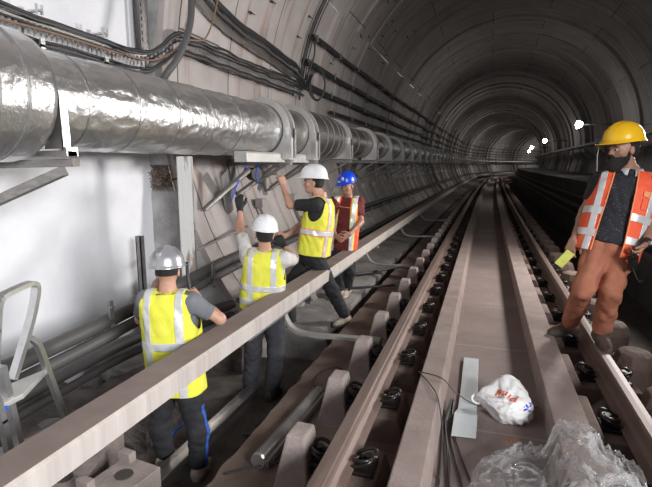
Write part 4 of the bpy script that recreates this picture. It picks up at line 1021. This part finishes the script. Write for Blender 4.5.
def person(name, S, label):
    root = empty('person', S['root']); tag(root, label, 'person')
    k = S.get('k', 1.0); T = Torso(S['pel'], S['neck'], S['hl'], S['sl'], k, S.get('fat', 1.0)); skin = S['skin']
    R = frame(S['hf'], S['hu']); hc = V3(S['head'])
    J = {n: V3(S[n]) for n in ('shL', 'shR', 'elL', 'elR', 'wrL', 'wrR', 'hipL', 'hipR', 'knL', 'knR', 'anL', 'anR')}
    # body
    v = Vol(); f, lo, hi = T.sdf(-.014); v.fn(f, lo, hi, .03)
    v.cone(V3(S['neck']) - T.u * .05, hc - R[2] * .05 * k - R[1] * .012, .056 * k, .053 * k, .025)
    for s in 'LR':
        v.cone(V3(S['neck']) - T.u * .06, J['sh' + s], .045 * k, .052 * k, .03)
        limb(v, J['sh' + s], J['el' + s], J['wr' + s], .050 * k, .039 * k, .026 * k, 0)
        m_ = J['el' + s] * .68 + J['wr' + s] * .32; v.cone(J['el' + s], m_, .038 * k, .041 * k, .02)
        limb(v, J['hip' + s], J['kn' + s], J['an' + s], .082 * k, .054 * k, .036 * k, -.014, .03)
    V, F = v.mesh(.0085)
    v = Vol(); head_vol(v, hc, R, k); v.cone(hc - R[2] * .05 * k - R[1] * .012, V3(S['neck']), .053 * k, .056 * k, .02); V2, F2 = v.mesh(.0048)
    parts = [(V, F), (V2, F2)]
    for s, sg in (('L', -1), ('R', 1)):
        if S.get('hand' + s):
            d, pn, curl = S['hand' + s]; v = Vol(); fa = nrm(J['wr' + s] - J['el' + s])
            v.cone(J['wr' + s] - fa * .05, J['wr' + s], .029 * k, .025 * k, .01); hand_vol(v, J['wr' + s], d, pn, sg, curl, k)
            parts.append(v.mesh(.0036))
    Vs = []; Fs = []; o_ = 0
    for V_, F_ in parts: Vs.append(V_); Fs.append(F_ + o_); o_ += len(V_)
    put('body', np.concatenate(Vs), np.concatenate(Fs), skin, root)
    # gloves
    for s, sg in (('L', -1), ('R', 1)):
        if S.get('glove' + s):
            d, pn, curl = S['glove' + s]; v = Vol(); fa = nrm(J['wr' + s] - J['el' + s])
            v.cone(J['wr' + s] - fa * .04, J['wr' + s], .034 * k, .031 * k, .01); hand_vol(v, J['wr' + s], d, pn, sg, curl, k, .004)
            V, F = v.mesh(.004); put('glove', V, F, M['rubber'], root)
    # eyes, brows
    W = lambda x, y, z: hc + (x * R[0] + y * R[1] + z * R[2]) * k
    for s in (-1, 1):
        v = Vol(); v.ell(W(s * .030, .078, .001), R, V3((.0125, .0125, .0085)) * k, .001); V, F = v.mesh(.002); e = put('eye', V, F, eye_m, root)
        v = Vol(); v.ell(W(s * .030, .0895, .001), R, V3((.0055, .003, .0055)) * k, .001); V, F = v.mesh(.0013); q = put('iris', V, F, iris_m, root); q.parent = e; q.location = (0, 0, 0)
        v = Vol(); v.chain([W(s * .014, .092, .020), W(s * .030, .090, .026), W(s * .048, .080, .020)], [.0035, .0042, .002], .003); V, F = v.mesh(.0022); put('eyebrow', V, F, hair_m, root)
    # hair
    v = Vol(); v.ell(W(0, -.014, .024), R, V3((.079, .099, .094)) * k, .01).ell(W(0, -.050, -.020), R, V3((.058, .042, .046)) * k, .02); V, F = v.mesh(.005, folds(.0015, 90, 3, (1, 1, 1)))
    q = (V - hc) @ R.T / k; s_ = np.maximum(-.002 - q[:, 1] + .25 * (q[:, 2] - .0), q[:, 2] - .055 - .6 * q[:, 1]); s_ = np.minimum(s_, q[:, 2] + S.get('nape', .048)); V, F = clip(V, F, s_); put('hair', V, F, hair_m, root, solid=.002)
    if S.get('beard'):
        g = S['beard']; v = Vol(); v.ell(W(0, .030, -.040), R, V3((.068 + g * .2, .074 + g * .3, .080 + g * .2)) * k, .02).ell(W(0, .058 + g * .5, -.092 - g * .6), R, V3((.042 + g * .5, .040 + g * .5, .034 + g)) * k, .03)
        v.ell(W(0, .094, -.040), R, V3((.034, .012, .008)) * k, .01); V, F = v.mesh(.004, folds(.0022 if g > .01 else .001, 120, 5, (1, 1, 1)))
        q = (V - hc) @ R.T / k; top = -.034 - .016 * np.clip((np.abs(q[:, 0]) - .022) / .02, 0, 1) * (q[:, 1] > .02) + 1.3 * np.clip(.030 - q[:, 1], 0, .05) + .004 * np.sin(q[:, 1] * 300) * np.sin(q[:, 0] * 260); s_ = np.minimum(top - q[:, 2], q[:, 1] + .002)
        mouth = np.sqrt((q[:, 0] / .020) ** 2 + ((q[:, 2] + .056) / .006) ** 2) - 1; s_ = np.minimum(s_, np.where(q[:, 1] > .06, mouth * .01, 1)); V, F = clip(V, F, s_); put('beard', V, F, hair_m, root, solid=.002)
    helmet(root, W(*S.get('hat_off', (0, .002, .062))), frame(V3(S['hf']) + V3(S['hu']) * S.get('hat_tilt', 0), S['hu']), S['hat'], k * S.get('hatk', 1.0))[0]
    # shirt
    v = Vol(); f, lo, hi = T.sdf(.018, t0=S.get('sh_hem', -.12), t1=.99); v.fn(f, lo, hi, .03)
    for s in 'LR':
        v.cone(V3(S['neck']) - T.u * .065, J['sh' + s], .052 * k, .066 * k, .03).cone(J['sh' + s], J['el' + s], .066 * k, .054 * k, .03)
    V, F = v.mesh(.009, folds(.0045, 34, S['seed']))
    for s in 'LR':
        a = nrm(J['el' + s] - J['sh' + s]); L_ = np.linalg.norm(J['el' + s] - J['sh' + s]); cutl = S.get('slv', .62) * L_
        near = np.linalg.norm(V - (J['sh' + s] + a * np.clip((V - J['sh' + s]) @ a, 0, L_)[:, None]), axis=1) < .095
        V, F = clip(V, F, np.where(near, cutl - (V - J['sh' + s]) @ a, .1))
    x, y, t = T.loc(V); V, F = clip(V, F, np.maximum(np.sqrt(x * x + (y - .01) ** 2) - .072 * k, .90 - t))
    put('shirt', V, F, S['shirt'], root, solid=.003)
    if S.get('collar'):
        v = Vol(); nk = V3(S['neck']); v.ell(nk + T.u * .012, np.array([nrm(V3(S['sl'])), nrm(np.cross(T.u, V3(S['sl']))), T.u]), V3((.088, .086, .058)) * k, .01); V, F = v.mesh(.005)
        x, y, t = T.loc(V); z = (V - nk) @ T.u; V, F = clip(V, F, np.minimum(np.minimum(z + .034, .030 - z - .35 * np.clip(y, 0, 1)), np.maximum(np.abs(x) - .012 - .5 * np.clip(.02 - z, 0, 1), -y + .0))); put('collar', V, F, S['collar'], root, solid=.004)
    # trousers
    g = S.get('tr_g', .012); v = Vol(); f, lo, hi = T.sdf(.005, t0=-.26, t1=S.get('waist', .12)); v.fn(f, lo, hi, .03)
    for s in 'LR': limb(v, J['hip' + s], J['kn' + s], J['an' + s], .084 * k, .060 * k, S.get('cuff', .050) * k, g, .03)
    V, F = v.mesh(.009, folds(S.get('tr_f', .005), 30, S['seed'] + 3, (1, 1, 1.4)))
    for s in 'LR':
        a = nrm(J['an' + s] - J['kn' + s]); L_ = np.linalg.norm(J['an' + s] - J['kn' + s])
        d = np.linalg.norm(V - (J['kn' + s] + a * np.clip((V - J['kn' + s]) @ a, 0, L_ + .1)[:, None]), axis=1) < .12
        V, F = clip(V, F, np.where(d, L_ * S.get('hem', .94) - (V - J['kn' + s]) @ a, .1))
    tr = put('trousers', V, F, S['tr'], root, solid=.003)
    if S.get('side_stripe'):
        m_, sd = S['side_stripe']; N = vnormals(V, F)
        for s in 'R':
            axd = nrm(V3(S['hl'])) * sd; mid = np.where(((V - J['knR']) @ nrm(J['hipR'] - J['knR']) > 0)[:, None], (J['hipR'] + J['knR']) / 2, (J['knR'] + J['anR']) / 2)
            leg = (V - (J['hipR'] + (J['anR'] - J['hipR']) * np.clip(((V - J['hipR']) @ (J['anR'] - J['hipR'])) / ((J['anR'] - J['hipR']) @ (J['anR'] - J['hipR'])), 0, 1)[:, None]))
            fwd = nrm(np.cross(T.u, V3(S['hl']))); c = leg @ fwd; lt = leg @ nrm(V3(S['hl'])); ok = np.minimum(np.minimum(.018 - np.abs(c + .012), lt - .02), J['hipR'][2] - .12 - V[:, 2]); zc = V[:, 2]
            V3_, F3_ = clip(V + N * .003, F, ok); put('side_stripe', V3_, F3_, m_, tr).location = (0, 0, 0)
    # vest
    vs = S['vest']; v = Vol(); f, lo, hi = T.sdf(vs.get('g', .026), t0=vs['hem'] - .02, t1=.985, straight=True); v.fn(f, lo, hi, .03)
    for s in 'LR': v.cone(V3(S['neck']) - T.u * .06, J['sh' + s] + (V3(S['neck']) - J['sh' + s]) * .12, .062 * k, .072 * k, .04)
    V, F = v.mesh(.008, folds(vs.get('fold', .004), 26, S['seed'] + 9))
    def fields(V):
        x, y, t = T.loc(V); return x, y, t * T.L
    x, y, z = fields(V); L_ = T.L
    V, F = clip(V, F, z - vs['hem'] * L_ - .004 * np.sin(x * 30))
    x, y, z = fields(V); shz = L_ - .06; e = np.sqrt(((z - shz + .075) / .125) ** 2 + ((y) / .082) ** 2) - 1; e = np.where(z > shz - .075, np.minimum(e, np.abs(y) / .082 - 1), e)
    V, F = clip(V, F, np.maximum((.148 * k - np.abs(x)) / .08, e) * .08)
    x, y, z = fields(V); V, F = clip(V, F, np.maximum(np.sqrt(x * x + (y - .015) ** 2) - .082 * k, L_ * .86 - z))
    if vs.get('open') is not None:
        a_, b_ = vs['open']; x, y, z = fields(V); gap = np.interp(z / L_, [0, 1], [b_, a_]); V, F = clip(V, F, np.maximum(np.abs(x - vs.get('cx', 0)) - gap, -y))
    elif vs.get('vneck'):
        x, y, z = fields(V); V, F = clip(V, F, np.maximum(np.maximum(np.abs(x) - .06 * np.clip((z - L_ * .55) / (.4 * L_), 0, 1), -y), L_ * .55 - z))
    vo = put('vest', V, F, vs['m'], root, solid=.004); N = vnormals(V, F)
    for (kind, p0, w, m_, lift, nm) in vs['tape']:
        x, y, z = fields(V)
        if kind == 'h': s_ = w - np.abs(z - p0 * L_)
        elif kind == 'v': s_ = w - np.abs(np.abs(x) - p0 - vs.get('flare', 0) * (L_ - z))
        elif kind == 'vr': s_ = w - np.abs(x - p0)
        elif kind == 'edge': s_ = w - np.abs(np.abs(x - vs.get('cx', 0)) - np.interp(z / L_, [0, 1], [vs['open'][1], vs['open'][0]])); s_ = np.where(y > 0, s_, -1)
        V_, F_ = clip(V + N * lift, F, s_)
        if len(F_): q = put(nm, V_, F_, m_, vo, solid=.0012); q.location = (0, 0, 0)
    # shoes
    for s in 'LR': shoe(root, J['an' + s], S['ft' + s], S['shoe'], S['sole'], k)
    return root, T, W
def cam(u, v, d): return V3(at(u, v, d))
def cd(r, u, f): return V3(RT) * r + V3((0, 0, 1)) * u + V3(FW) * f
def atz(u, v, z):
    p = at(u, v, 1); return V3(p * (z / p.z))
def stand(base, face, H, head=None, lean=(0, 0, 0)):
    b = V3(base); f = nrm(face); lat = nrm(np.cross(f, V3((0, 0, 1)))); z = V3((0, 0, 1)); ln = V3(lean)
    P = lambda h, l=0, fw=0: b + z * h * H + lat * l * H + f * fw * H + ln * max(0, (h - .5) / .5)
    S = dict(root=tuple(b), pel=P(.555), neck=P(.835, 0, -.008), head=P(.935, 0, .012), hl=lat, sl=lat, hf=V3(head if head is not None else face), hu=(0, 0, 1), k=H / 1.75)
    for s, g in (('L', -1), ('R', 1)):
        S['sh' + s] = P(.800, g * .100); S['el' + s] = P(.63, g * .13); S['wr' + s] = P(.49, g * .14, .04)
        S['hip' + s] = P(.52, g * .052); S['kn' + s] = P(.275, g * .058, .012); S['an' + s] = P(.045, g * .062, -.02); S['ft' + s] = f + lat * g * .2
    return S
hat_w = mat('white hard hat plastic', (.78, .78, .78), .28); hat_s = mat('scuffed silver hard hat', (.36, .36, .38), .32, .6, col2=(.52, .52, .54), scale=9)
hat_b = mat('blue hard hat plastic', (.006, .055, .62), .28); hat_y = mat('yellow hard hat plastic', (.88, .50, .012), .25, coat=.3)
blk = mat('black cloth', (.010, .010, .012), .85, col2=(.02, .02, .024), scale=10); dk_bl = mat('dark grey work trousers', (.022, .022, .027), .85, col2=(.04, .04, .046), scale=7)
grey_t = mat('grey t shirt', (.12, .125, .14), .85, col2=(.16, .165, .18), scale=9); white_t = mat('off white t shirt', (.50, .48, .46), .85, col2=(.62, .60, .58), scale=9)
blk_t = mat('black t shirt', (.012, .012, .014), .85, col2=(.02, .02, .022), scale=9); maroon = mat('maroon t shirt', (.10, .012, .012), .85, col2=(.15, .02, .02), scale=9)
navy = mat('black patterned polo shirt', (.012, .013, .018), .8, col2=(.11, .11, .12), scale=60, contrast=(.60, .64), stretch=(1, 1, 2.6))
salmon = mat('rust coloured trousers', (.33, .115, .062), .85, col2=(.44, .17, .10), scale=7, bump=.15, bscale=90)
shoe_br = mat('worn brown boot leather', (.045, .025, .017), .6, col2=(.13, .085, .06), scale=25); shoe_bk = mat('dusty black shoe', (.025, .024, .024), .7, col2=(.08, .075, .07), scale=20); shoe_tan = mat('dusty tan shoe', (.24, .17, .12), .75, col2=(.45, .40, .35), scale=18)
sole_g = mat('grey shoe sole', (.09, .085, .08), .7); sole_w = mat('pale shoe sole', (.45, .43, .40), .6)
blue_st = mat('blue stripe cloth', (.02, .085, .38), .8); polo_w = mat('white collar edge', (.55, .55, .54), .8)

# ---- first worker: silver hat, back to us, beside the post
S = stand((-1.90, 2.66, -2.14), cd(-.05, 0, 1), 1.60, head=cd(-.12, -.05, 1))
S.update(head=cam(167.5, 271.5, 3.17), neck=cam(168, 291, 3.18), shL=cam(146, 300, 3.18), shR=cam(191, 302, 3.14), pel=cam(176, 372, 3.26), hl=nrm(cd(1, .0, -.15)), sl=nrm(cd(1, 0, -.05)),
         elL=cam(141, 319, 3.38), wrL=cam(153, 293, 3.44), elR=cam(220, 319, 3.22), wrR=cam(199, 299, 3.42), hipL=cam(165, 386, 3.28), hipR=cam(187, 386, 3.24), knL=cam(160, 428, 3.30), knR=cam(198, 430, 3.26),
         anL=atz(166, 455, -2.02), anR=atz(199, 466, -2.05), ftL=cd(.55, 0, .8), ftR=cd(.15, 0, 1), skin=skin_a, hat=hat_s, hatk=1.03, shirt=grey_t, tr=blk, shoe=shoe_tan, sole=sole_w, seed=1, slv=.66, fat=1.02, cuff=.052, tr_g=.010,
         handL=(cd(.3, .9, .2), cd(.6, -.2, .7), .7), handR=(cd(-.75, .6, .3), cd(-.3, -.3, .9), .8), side_stripe=(blue_st, 1), nape=.018, hat_off=(0, -.004, .052),
         vest=dict(m=yel, hem=-.22, tape=[('v', .105, .024, refl, .004, 'reflective_tape'), ('h', .40, .026, refl, .005, 'reflective_tape')]))
person('p1', S, 'worker seen from behind in silver hard hat and black trousers with blue stripe')
# ---- second worker: white hat, off white shirt, one arm raised
S = stand((-1.79, 3.72, -2.12), cd(-.25, 0, 1), 1.64, head=cd(-.25, .05, 1))
S.update(head=cam(264.5, 235, 4.14), hu=cd(.12, 1, -.12), neck=cam(265, 250, 4.18), shL=cam(248, 257, 4.24), shR=cam(284, 259, 4.16), pel=cam(262, 304, 4.28), hl=nrm(cd(1, 0, .1)), sl=nrm(cd(1, .0, -.1)),
         elL=cam(240, 231, 4.44), wrL=cam(240, 208, 4.62), elR=cam(294, 260, 4.34), wrR=cam(284, 245, 4.52), hipL=cam(254, 313, 4.30), hipR=cam(274, 313, 4.30), knL=cam(253, 352, 4.36), knR=cam(276, 352, 4.34),
         anL=atz(250, 388, -2.04), anR=atz(272, 390, -2.04), ftL=cd(-.3, 0, .9), ftR=cd(.3, 0, .9), skin=skin_a, hat=hat_w, shirt=white_t, tr=dk_bl, shoe=shoe_bk, sole=sole_g, seed=4, slv=.78, cuff=.055, tr_g=.016,
         gloveL=(cd(-.1, 1, .15), cd(.1, 0, 1), .55), gloveR=(cd(-.55, .7, .3), cd(-.3, -.3, .9), .7),
         vest=dict(m=yel, hem=-.06, g=.022, tape=[('v', .100, .024, refl, .004, 'reflective_tape'), ('h', .36, .025, refl, .005, 'reflective_tape'), ('h', .10, .025, refl, .005, 'reflective_tape')]))
person('p2', S, 'worker in white hard hat and off white shirt reaching up with a black gloved hand')
# ---- third worker: white hat, black shirt, side view
S = stand((-1.62, 4.95, -1.75), cd(-.92, 0, .40), 1.70, head=cd(-1, .05, .12))
S.update(head=cam(314, 183, 5.05), hu=cd(-.10, 1, .05), neck=cam(322, 197, 5.08), shL=cam(315.5, 205, 4.92), shR=cam(321, 204, 5.24), pel=cam(314, 251, 5.14), hl=nrm(cd(.35, 0, .9)), sl=nrm(cd(.20, 0, .95)),
         elL=cam(290, 205, 5.02), wrL=cam(283, 185, 5.14), elR=cam(300, 226, 5.34), wrR=cam(286, 236, 5.3), hipL=cam(316, 259, 5.07), hipR=cam(309, 259, 5.20), knL=cam(332, 290, 5.16), knR=cam(288, 288, 5.28),
         anL=atz(345, 316, -1.68), anR=cam(291, 328, 5.36), ftL=cd(.2, -.1, -.4), ftR=cd(-.6, 0, .6), skin=skin_a, hat=hat_w, hatk=1.06, shirt=blk_t, tr=blk, shoe=shoe_tan, sole=sole_g, seed=7, slv=.74, fat=1.12, cuff=.052,
         handL=(cd(-.25, 1, .1), cd(-.6, 0, .7), 1.0), handR=(cd(-.8, .1, .1), cd(0, 0, 1), .6),
         vest=dict(m=yel, hem=-.06, g=.026, tape=[('v', .100, .033, orang_trim, .003, 'orange_edging'), ('v', .100, .022, refl, .005, 'reflective_tape'), ('h', .36, .036, orang_trim, .004, 'orange_edging'), ('h', .36, .025, refl, .006, 'reflective_tape')]))
S['ftL'] = cd(-.5, 0, -.5)
person('p3', S, 'worker in white hard hat, black t-shirt and yellow vest reaching forward in side view')
# ---- fourth: blue hat, maroon shirt
S = stand((-1.70, 6.02, -1.72), cd(-.25, 0, -1), 1.64, head=cd(-.62, -.22, -.8))
S.update(head=cam(347.5, 186, 6.12), neck=cam(348, 197, 6.2), shR=cam(334.5, 202, 6.14), shL=cam(359, 202, 6.22), elL=cam(361, 222, 6.16), wrL=cam(350, 234, 5.98), elR=cam(329, 222, 6.1), wrR=cam(336, 236, 5.95), pel=cam(343, 245, 6.3),
         anL=atz(347, 289, -1.64), anR=atz(340, 291, -1.64), ftL=cd(-.4, 0, -.9), ftR=cd(-.5, 0, -.8), hipL=cam(348, 252, 6.3), hipR=cam(338, 252, 6.28), knL=cam(350, 271, 6.28), knR=cam(338, 271, 6.25),
         skin=skin_b, hat=hat_b, hatk=1.0, shirt=maroon, tr=blk, shoe=shoe_tan, sole=sole_w, seed=9, hat_off=(0, .0, .072), slv=.72, handL=(cd(-.8, -.35, -.3), cd(-.2, .1, 1), 1.1), handR=(cd(.5, -.3, -.5), cd(.2, .2, 1), .8), cuff=.048, fat=.97,
         vest=dict(m=orang, hem=-.12, g=.020, open=(.060, .100), flare=.0, tape=[('v', .115, .036, yel_trim, .003, 'yellow_edging'), ('v', .115, .025, refl, .005, 'reflective_tape')]))
r4, T4, W4 = person('p4', S, 'man in blue hard hat, maroon t-shirt and open orange vest standing furthest back')
v = Vol(); v.ell(W4(-.026, .128, .128), frame(S['hf'], (0, 0, 1)), (.020, .012, .026), .01); V, F = v.mesh(.004); put('hat_emblem', V, F, polo_w, r4)
v = Vol(); v.ell(W4(.026, .130, .088), frame(S['hf'], (0, 0, 1)), (.034, .012, .015), .01); V, F = v.mesh(.004); put('hat_sticker', V, F, polo_w, r4)
a_ = V3(S['neck']); mb = MB()
f4 = nrm(cd(-.25, 0, -1)); l4 = nrm(np.cross(f4, (0, 0, 1)))
mb.bar(a_ - V3((0, 0, .13)) + f4 * .145 - l4 * .07, a_ - V3((0, 0, .11)) + f4 * .145 + l4 * .09, .02, .006, Vector((0, 0, 1))); 
q = mb.build('chest_strap', orang_trim, r4); q.location = -Vector(r4.location)
# ---- fifth: yellow hat, bearded, on the right rail
S = stand((.92, 3.94, -1.36), cd(-.42, 0, -.9), 1.68, head=cd(-.93, -.12, -.30))
S.update(head=cam(623.5, 149.5, 3.38), neck=cam(630, 172, 3.44), shR=cam(600, 182, 3.54), shL=cam(648, 184, 3.36), pel=cam(609, 240, 3.46), hl=nrm(cd(-1, .0, .30)), sl=nrm(cd(-1, 0, .42)),
         elR=cam(585, 211, 3.64), wrR=cam(574, 239, 3.50), elL=cam(657, 215, 3.38), wrL=cam(646, 243, 3.24), hipR=cam(597, 252, 3.46), hipL=cam(619, 253, 3.44), knR=cam(584, 288, 3.40), knL=cam(611, 290, 3.36),
         anR=atz(569, 324, -1.345), anL=atz(601, 332, -1.262), ftR=cd(-1, .0, -.12), ftL=cd(-.12, -.22, -1), hf=cd(-1, -.06, -.16), skin=skin_b, hat=hat_y, hatk=1.02, hat_tilt=-.02, hat_off=(0, .004, .066), shirt=navy, tr=salmon, shoe=shoe_br, sole=sole_g, seed=12, slv=.62, beard=.024,
         fat=1.10, cuff=.050, tr_g=.010, tr_f=.009, hem=.90, sh_hem=-.06, waist=.05, handR=(cd(-.25, -1, .0), cd(.6, 0, .4), .5), handL=(cd(-.65, -.75, -.1), cd(-.5, .4, .3), .85), nape=.06,
         vest=dict(m=orang, hem=-.22, g=.028, open=(.066, .088), cx=.032, fold=.003, tape=[('v', .158, .018, refl, .005, 'reflective_tape'), ('h', .34, .026, refl, .006, 'reflective_tape'), ('h', .02, .026, refl, .006, 'reflective_tape'), ('edge', 0, .008, orang_trim, .007, 'edge_binding')]))
r5, T5, W5 = person('p5', S, 'bearded man in yellow hard hat, orange vest and rust trousers standing on the right rail')
mb = MB(); lt5 = T5.sl - (T5.sl @ T5.u) * T5.u; lt5 = nrm(lt5); fw5 = np.cross(T5.u, lt5)
for s_ in (-1, 1):
    vs = []
    for q in range(17):
        al = math.radians(q * 10.4); bk = .5 + .5 * math.cos(al); zc = T5.L * .99 + .040 * bk - .010 * (1 - bk)
        for rr, dz in ((.070, .024), (.094, -.004), (.104, -.024 - .016 * (1 - bk))): vs.append(T5.o + T5.u * (zc + dz) + lt5 * s_ * math.sin(al) * rr - fw5 * math.cos(al) * rr * .92 + fw5 * (.008 + .018 * (1 - bk)))
    mb.add(vs, [(q * 3 + j, q * 3 + j + 1, q * 3 + j + 4, q * 3 + j + 3) for q in range(16) for j in range(2)])
q = mb.build('collar', polo_w, r5, smooth=True); q.location = -Vector(r5.location); sm_ = q.modifiers.new('cloth', 'SOLIDIFY'); sm_.thickness = .004
# chin cord of the yellow hat, shirt buttons, watch, vest pocket
mb = MB(); mb.tube([W5(.09, .13, .03) * 1.0, W5(.085, .145, -.04), W5(.075, .15, -.15)], .0022, 5); q = mb.build('hat_cord', polo_w, r5); q.location = -Vector(r5.location)
w5 = V3(S['wrL']); fa = nrm(w5 - V3(S['elL'])); v = Vol(); v.cone(w5 - fa * .012, w5 + fa * .006, .032, .031, .01); V, F = v.mesh(.005); wt_ = put('watch_strap', V, F, M['rubber'], r5)
v = Vol(); c_ = w5 + cd(.2, .1, -1) * .028; v.cone(c_, c_ + cd(0, 0, -.012), .017, .016, .004); V, F = v.mesh(.004); put('watch_face', V, F, M['galv'], r5)
def pocket(T, x0, x1, z0, z1, m, nm, lift=.036):
    v = Vol(); f, lo, hi = T.sdf(lift, t0=0, t1=1.0, straight=True); v.fn(f, lo, hi, .01); V, F = v.mesh(.008)
    x, y, t = T.loc(V); s_ = np.minimum(np.minimum(x - x0, x1 - x), np.minimum(t - z0, z1 - t) * T.L); V, F = clip(V, F, np.where(y > 0, s_, -1)); return put(nm, V, F, m, r5, solid=.004)
pocket(T5, -.135, -.098, .46, .62, orang, 'vest_pocket', .036); pocket(T5, -.137, -.096, .64, .72, orang_trim, 'pocket_flap', .039)
# things held
p = cam(568, 255, 3.46); nb = MB(); nb.box(-.034, .034, -.006, .006, -.10, .03); o = nb.build('notepad', mat('yellow notepad', (.55, .56, .08), .7, col2=(.66, .67, .2), scale=20), bevel=.003, loc=tuple(p)); o.rotation_euler = (.2, .62, YAW); tag(o, 'small yellow notepad held low in the right hand of the bearded man', 'notepad')
p = cam(633, 262, 3.24); rd = MB(); rd.box(-.028, .028, -.016, .016, -.06, .05); rd.tube([(-.018, 0, .05), (-.018, 0, .10)], .006, 6); rd.tube([(.015, 0, .05), (.015, 0, .062)], .008, 8); rd.box(-.02, .02, -.020, -.015, -.03, .02)
rad = empty('walkie_talkie', tuple(p), tag=None) if False else rd.build('walkie_talkie', M['iron'], bevel=.005, loc=tuple(p)); rad.rotation_euler = (.3, -.25, YAW); tag(rad, 'black handheld radio with a short aerial held at the bearded mans hip', 'radio')
mb = MB(); mb.tube(smooth_path([p + V3((0, 0, -.04)), p + cd(.02, -.10, -.02), p + cd(.06, -.14, 0), p + cd(.09, -.13, .02)], 4), .004, 5); tag(mb.build('radio_cord', M['rubber']), 'thin black cord dangling below the handheld radio', 'cord')
# dark strap in front of the first worker
cab([tuple(cam(187, 262, 3.5)), tuple(cam(188, 278, 3.47)), tuple(cam(191, 292, 3.46)), tuple(cam(196, 300, 3.44))], .012, M['cable'], 'black strap held by the first worker against the white post', cat='strap')

# ------------------------------------------------------------------ light and camera
# the crew's floodlight stands on the edge of the right walkway, turned to the left wall
fl = bpy.data.lights.new('flood', 'AREA'); fl.shape = 'RECTANGLE'; fl.size = .7; fl.size_y = .5; fl.energy = FLOOD; fl.color = (1, .965, .93); fl.spread = math.radians(150)
fo = bpy.data.objects.new('flood', fl); C.objects.link(fo); fo.location = (2.40, 7.2, .40); fo.rotation_euler = Vector((-1, -.42, -.10)).to_track_quat('-Z', 'Y').to_euler()
# added fill light behind the camera, aimed left so the ceiling stays dark
fl = bpy.data.lights.new('fill_light', 'AREA'); fl.shape = 'RECTANGLE'; fl.size = 2.0; fl.size_y = 1.6; fl.energy = FILL; fl.color = (.97, .98, 1); fl.spread = math.radians(104)
fo = bpy.data.objects.new('fill_light', fl); C.objects.link(fo); fo.location = (3.6, -1.5, 1.2); fo.rotation_euler = Vector((-1, .50, -.30)).to_track_quat('-Z', 'Y').to_euler()
w = bpy.data.worlds.new('World'); bpy.context.scene.world = w; w.use_nodes = True
w.node_tree.nodes['Background'].inputs[0].default_value = (.55, .58, .65, 1); w.node_tree.nodes['Background'].inputs[1].default_value = WORLD
cd_ = bpy.data.cameras.new('Camera'); co = bpy.data.objects.new('Camera', cd_); C.objects.link(co)
cd_.sensor_fit = 'HORIZONTAL'; cd_.sensor_width = 36; cd_.lens = 36 * FPX / 652; cd_.clip_start = .02; cd_.clip_end = 300
co.location = (0, 0, 0); co.rotation_euler = (PI / 2 - PITCH, 0, YAW)
s = bpy.context.scene; s.camera = co; s.view_settings.view_transform = 'Standard'; s.view_settings.look = 'None'; s.view_settings.gamma = 1; s.view_settings.exposure = EXPO; s.view_settings.use_curve_mapping = False
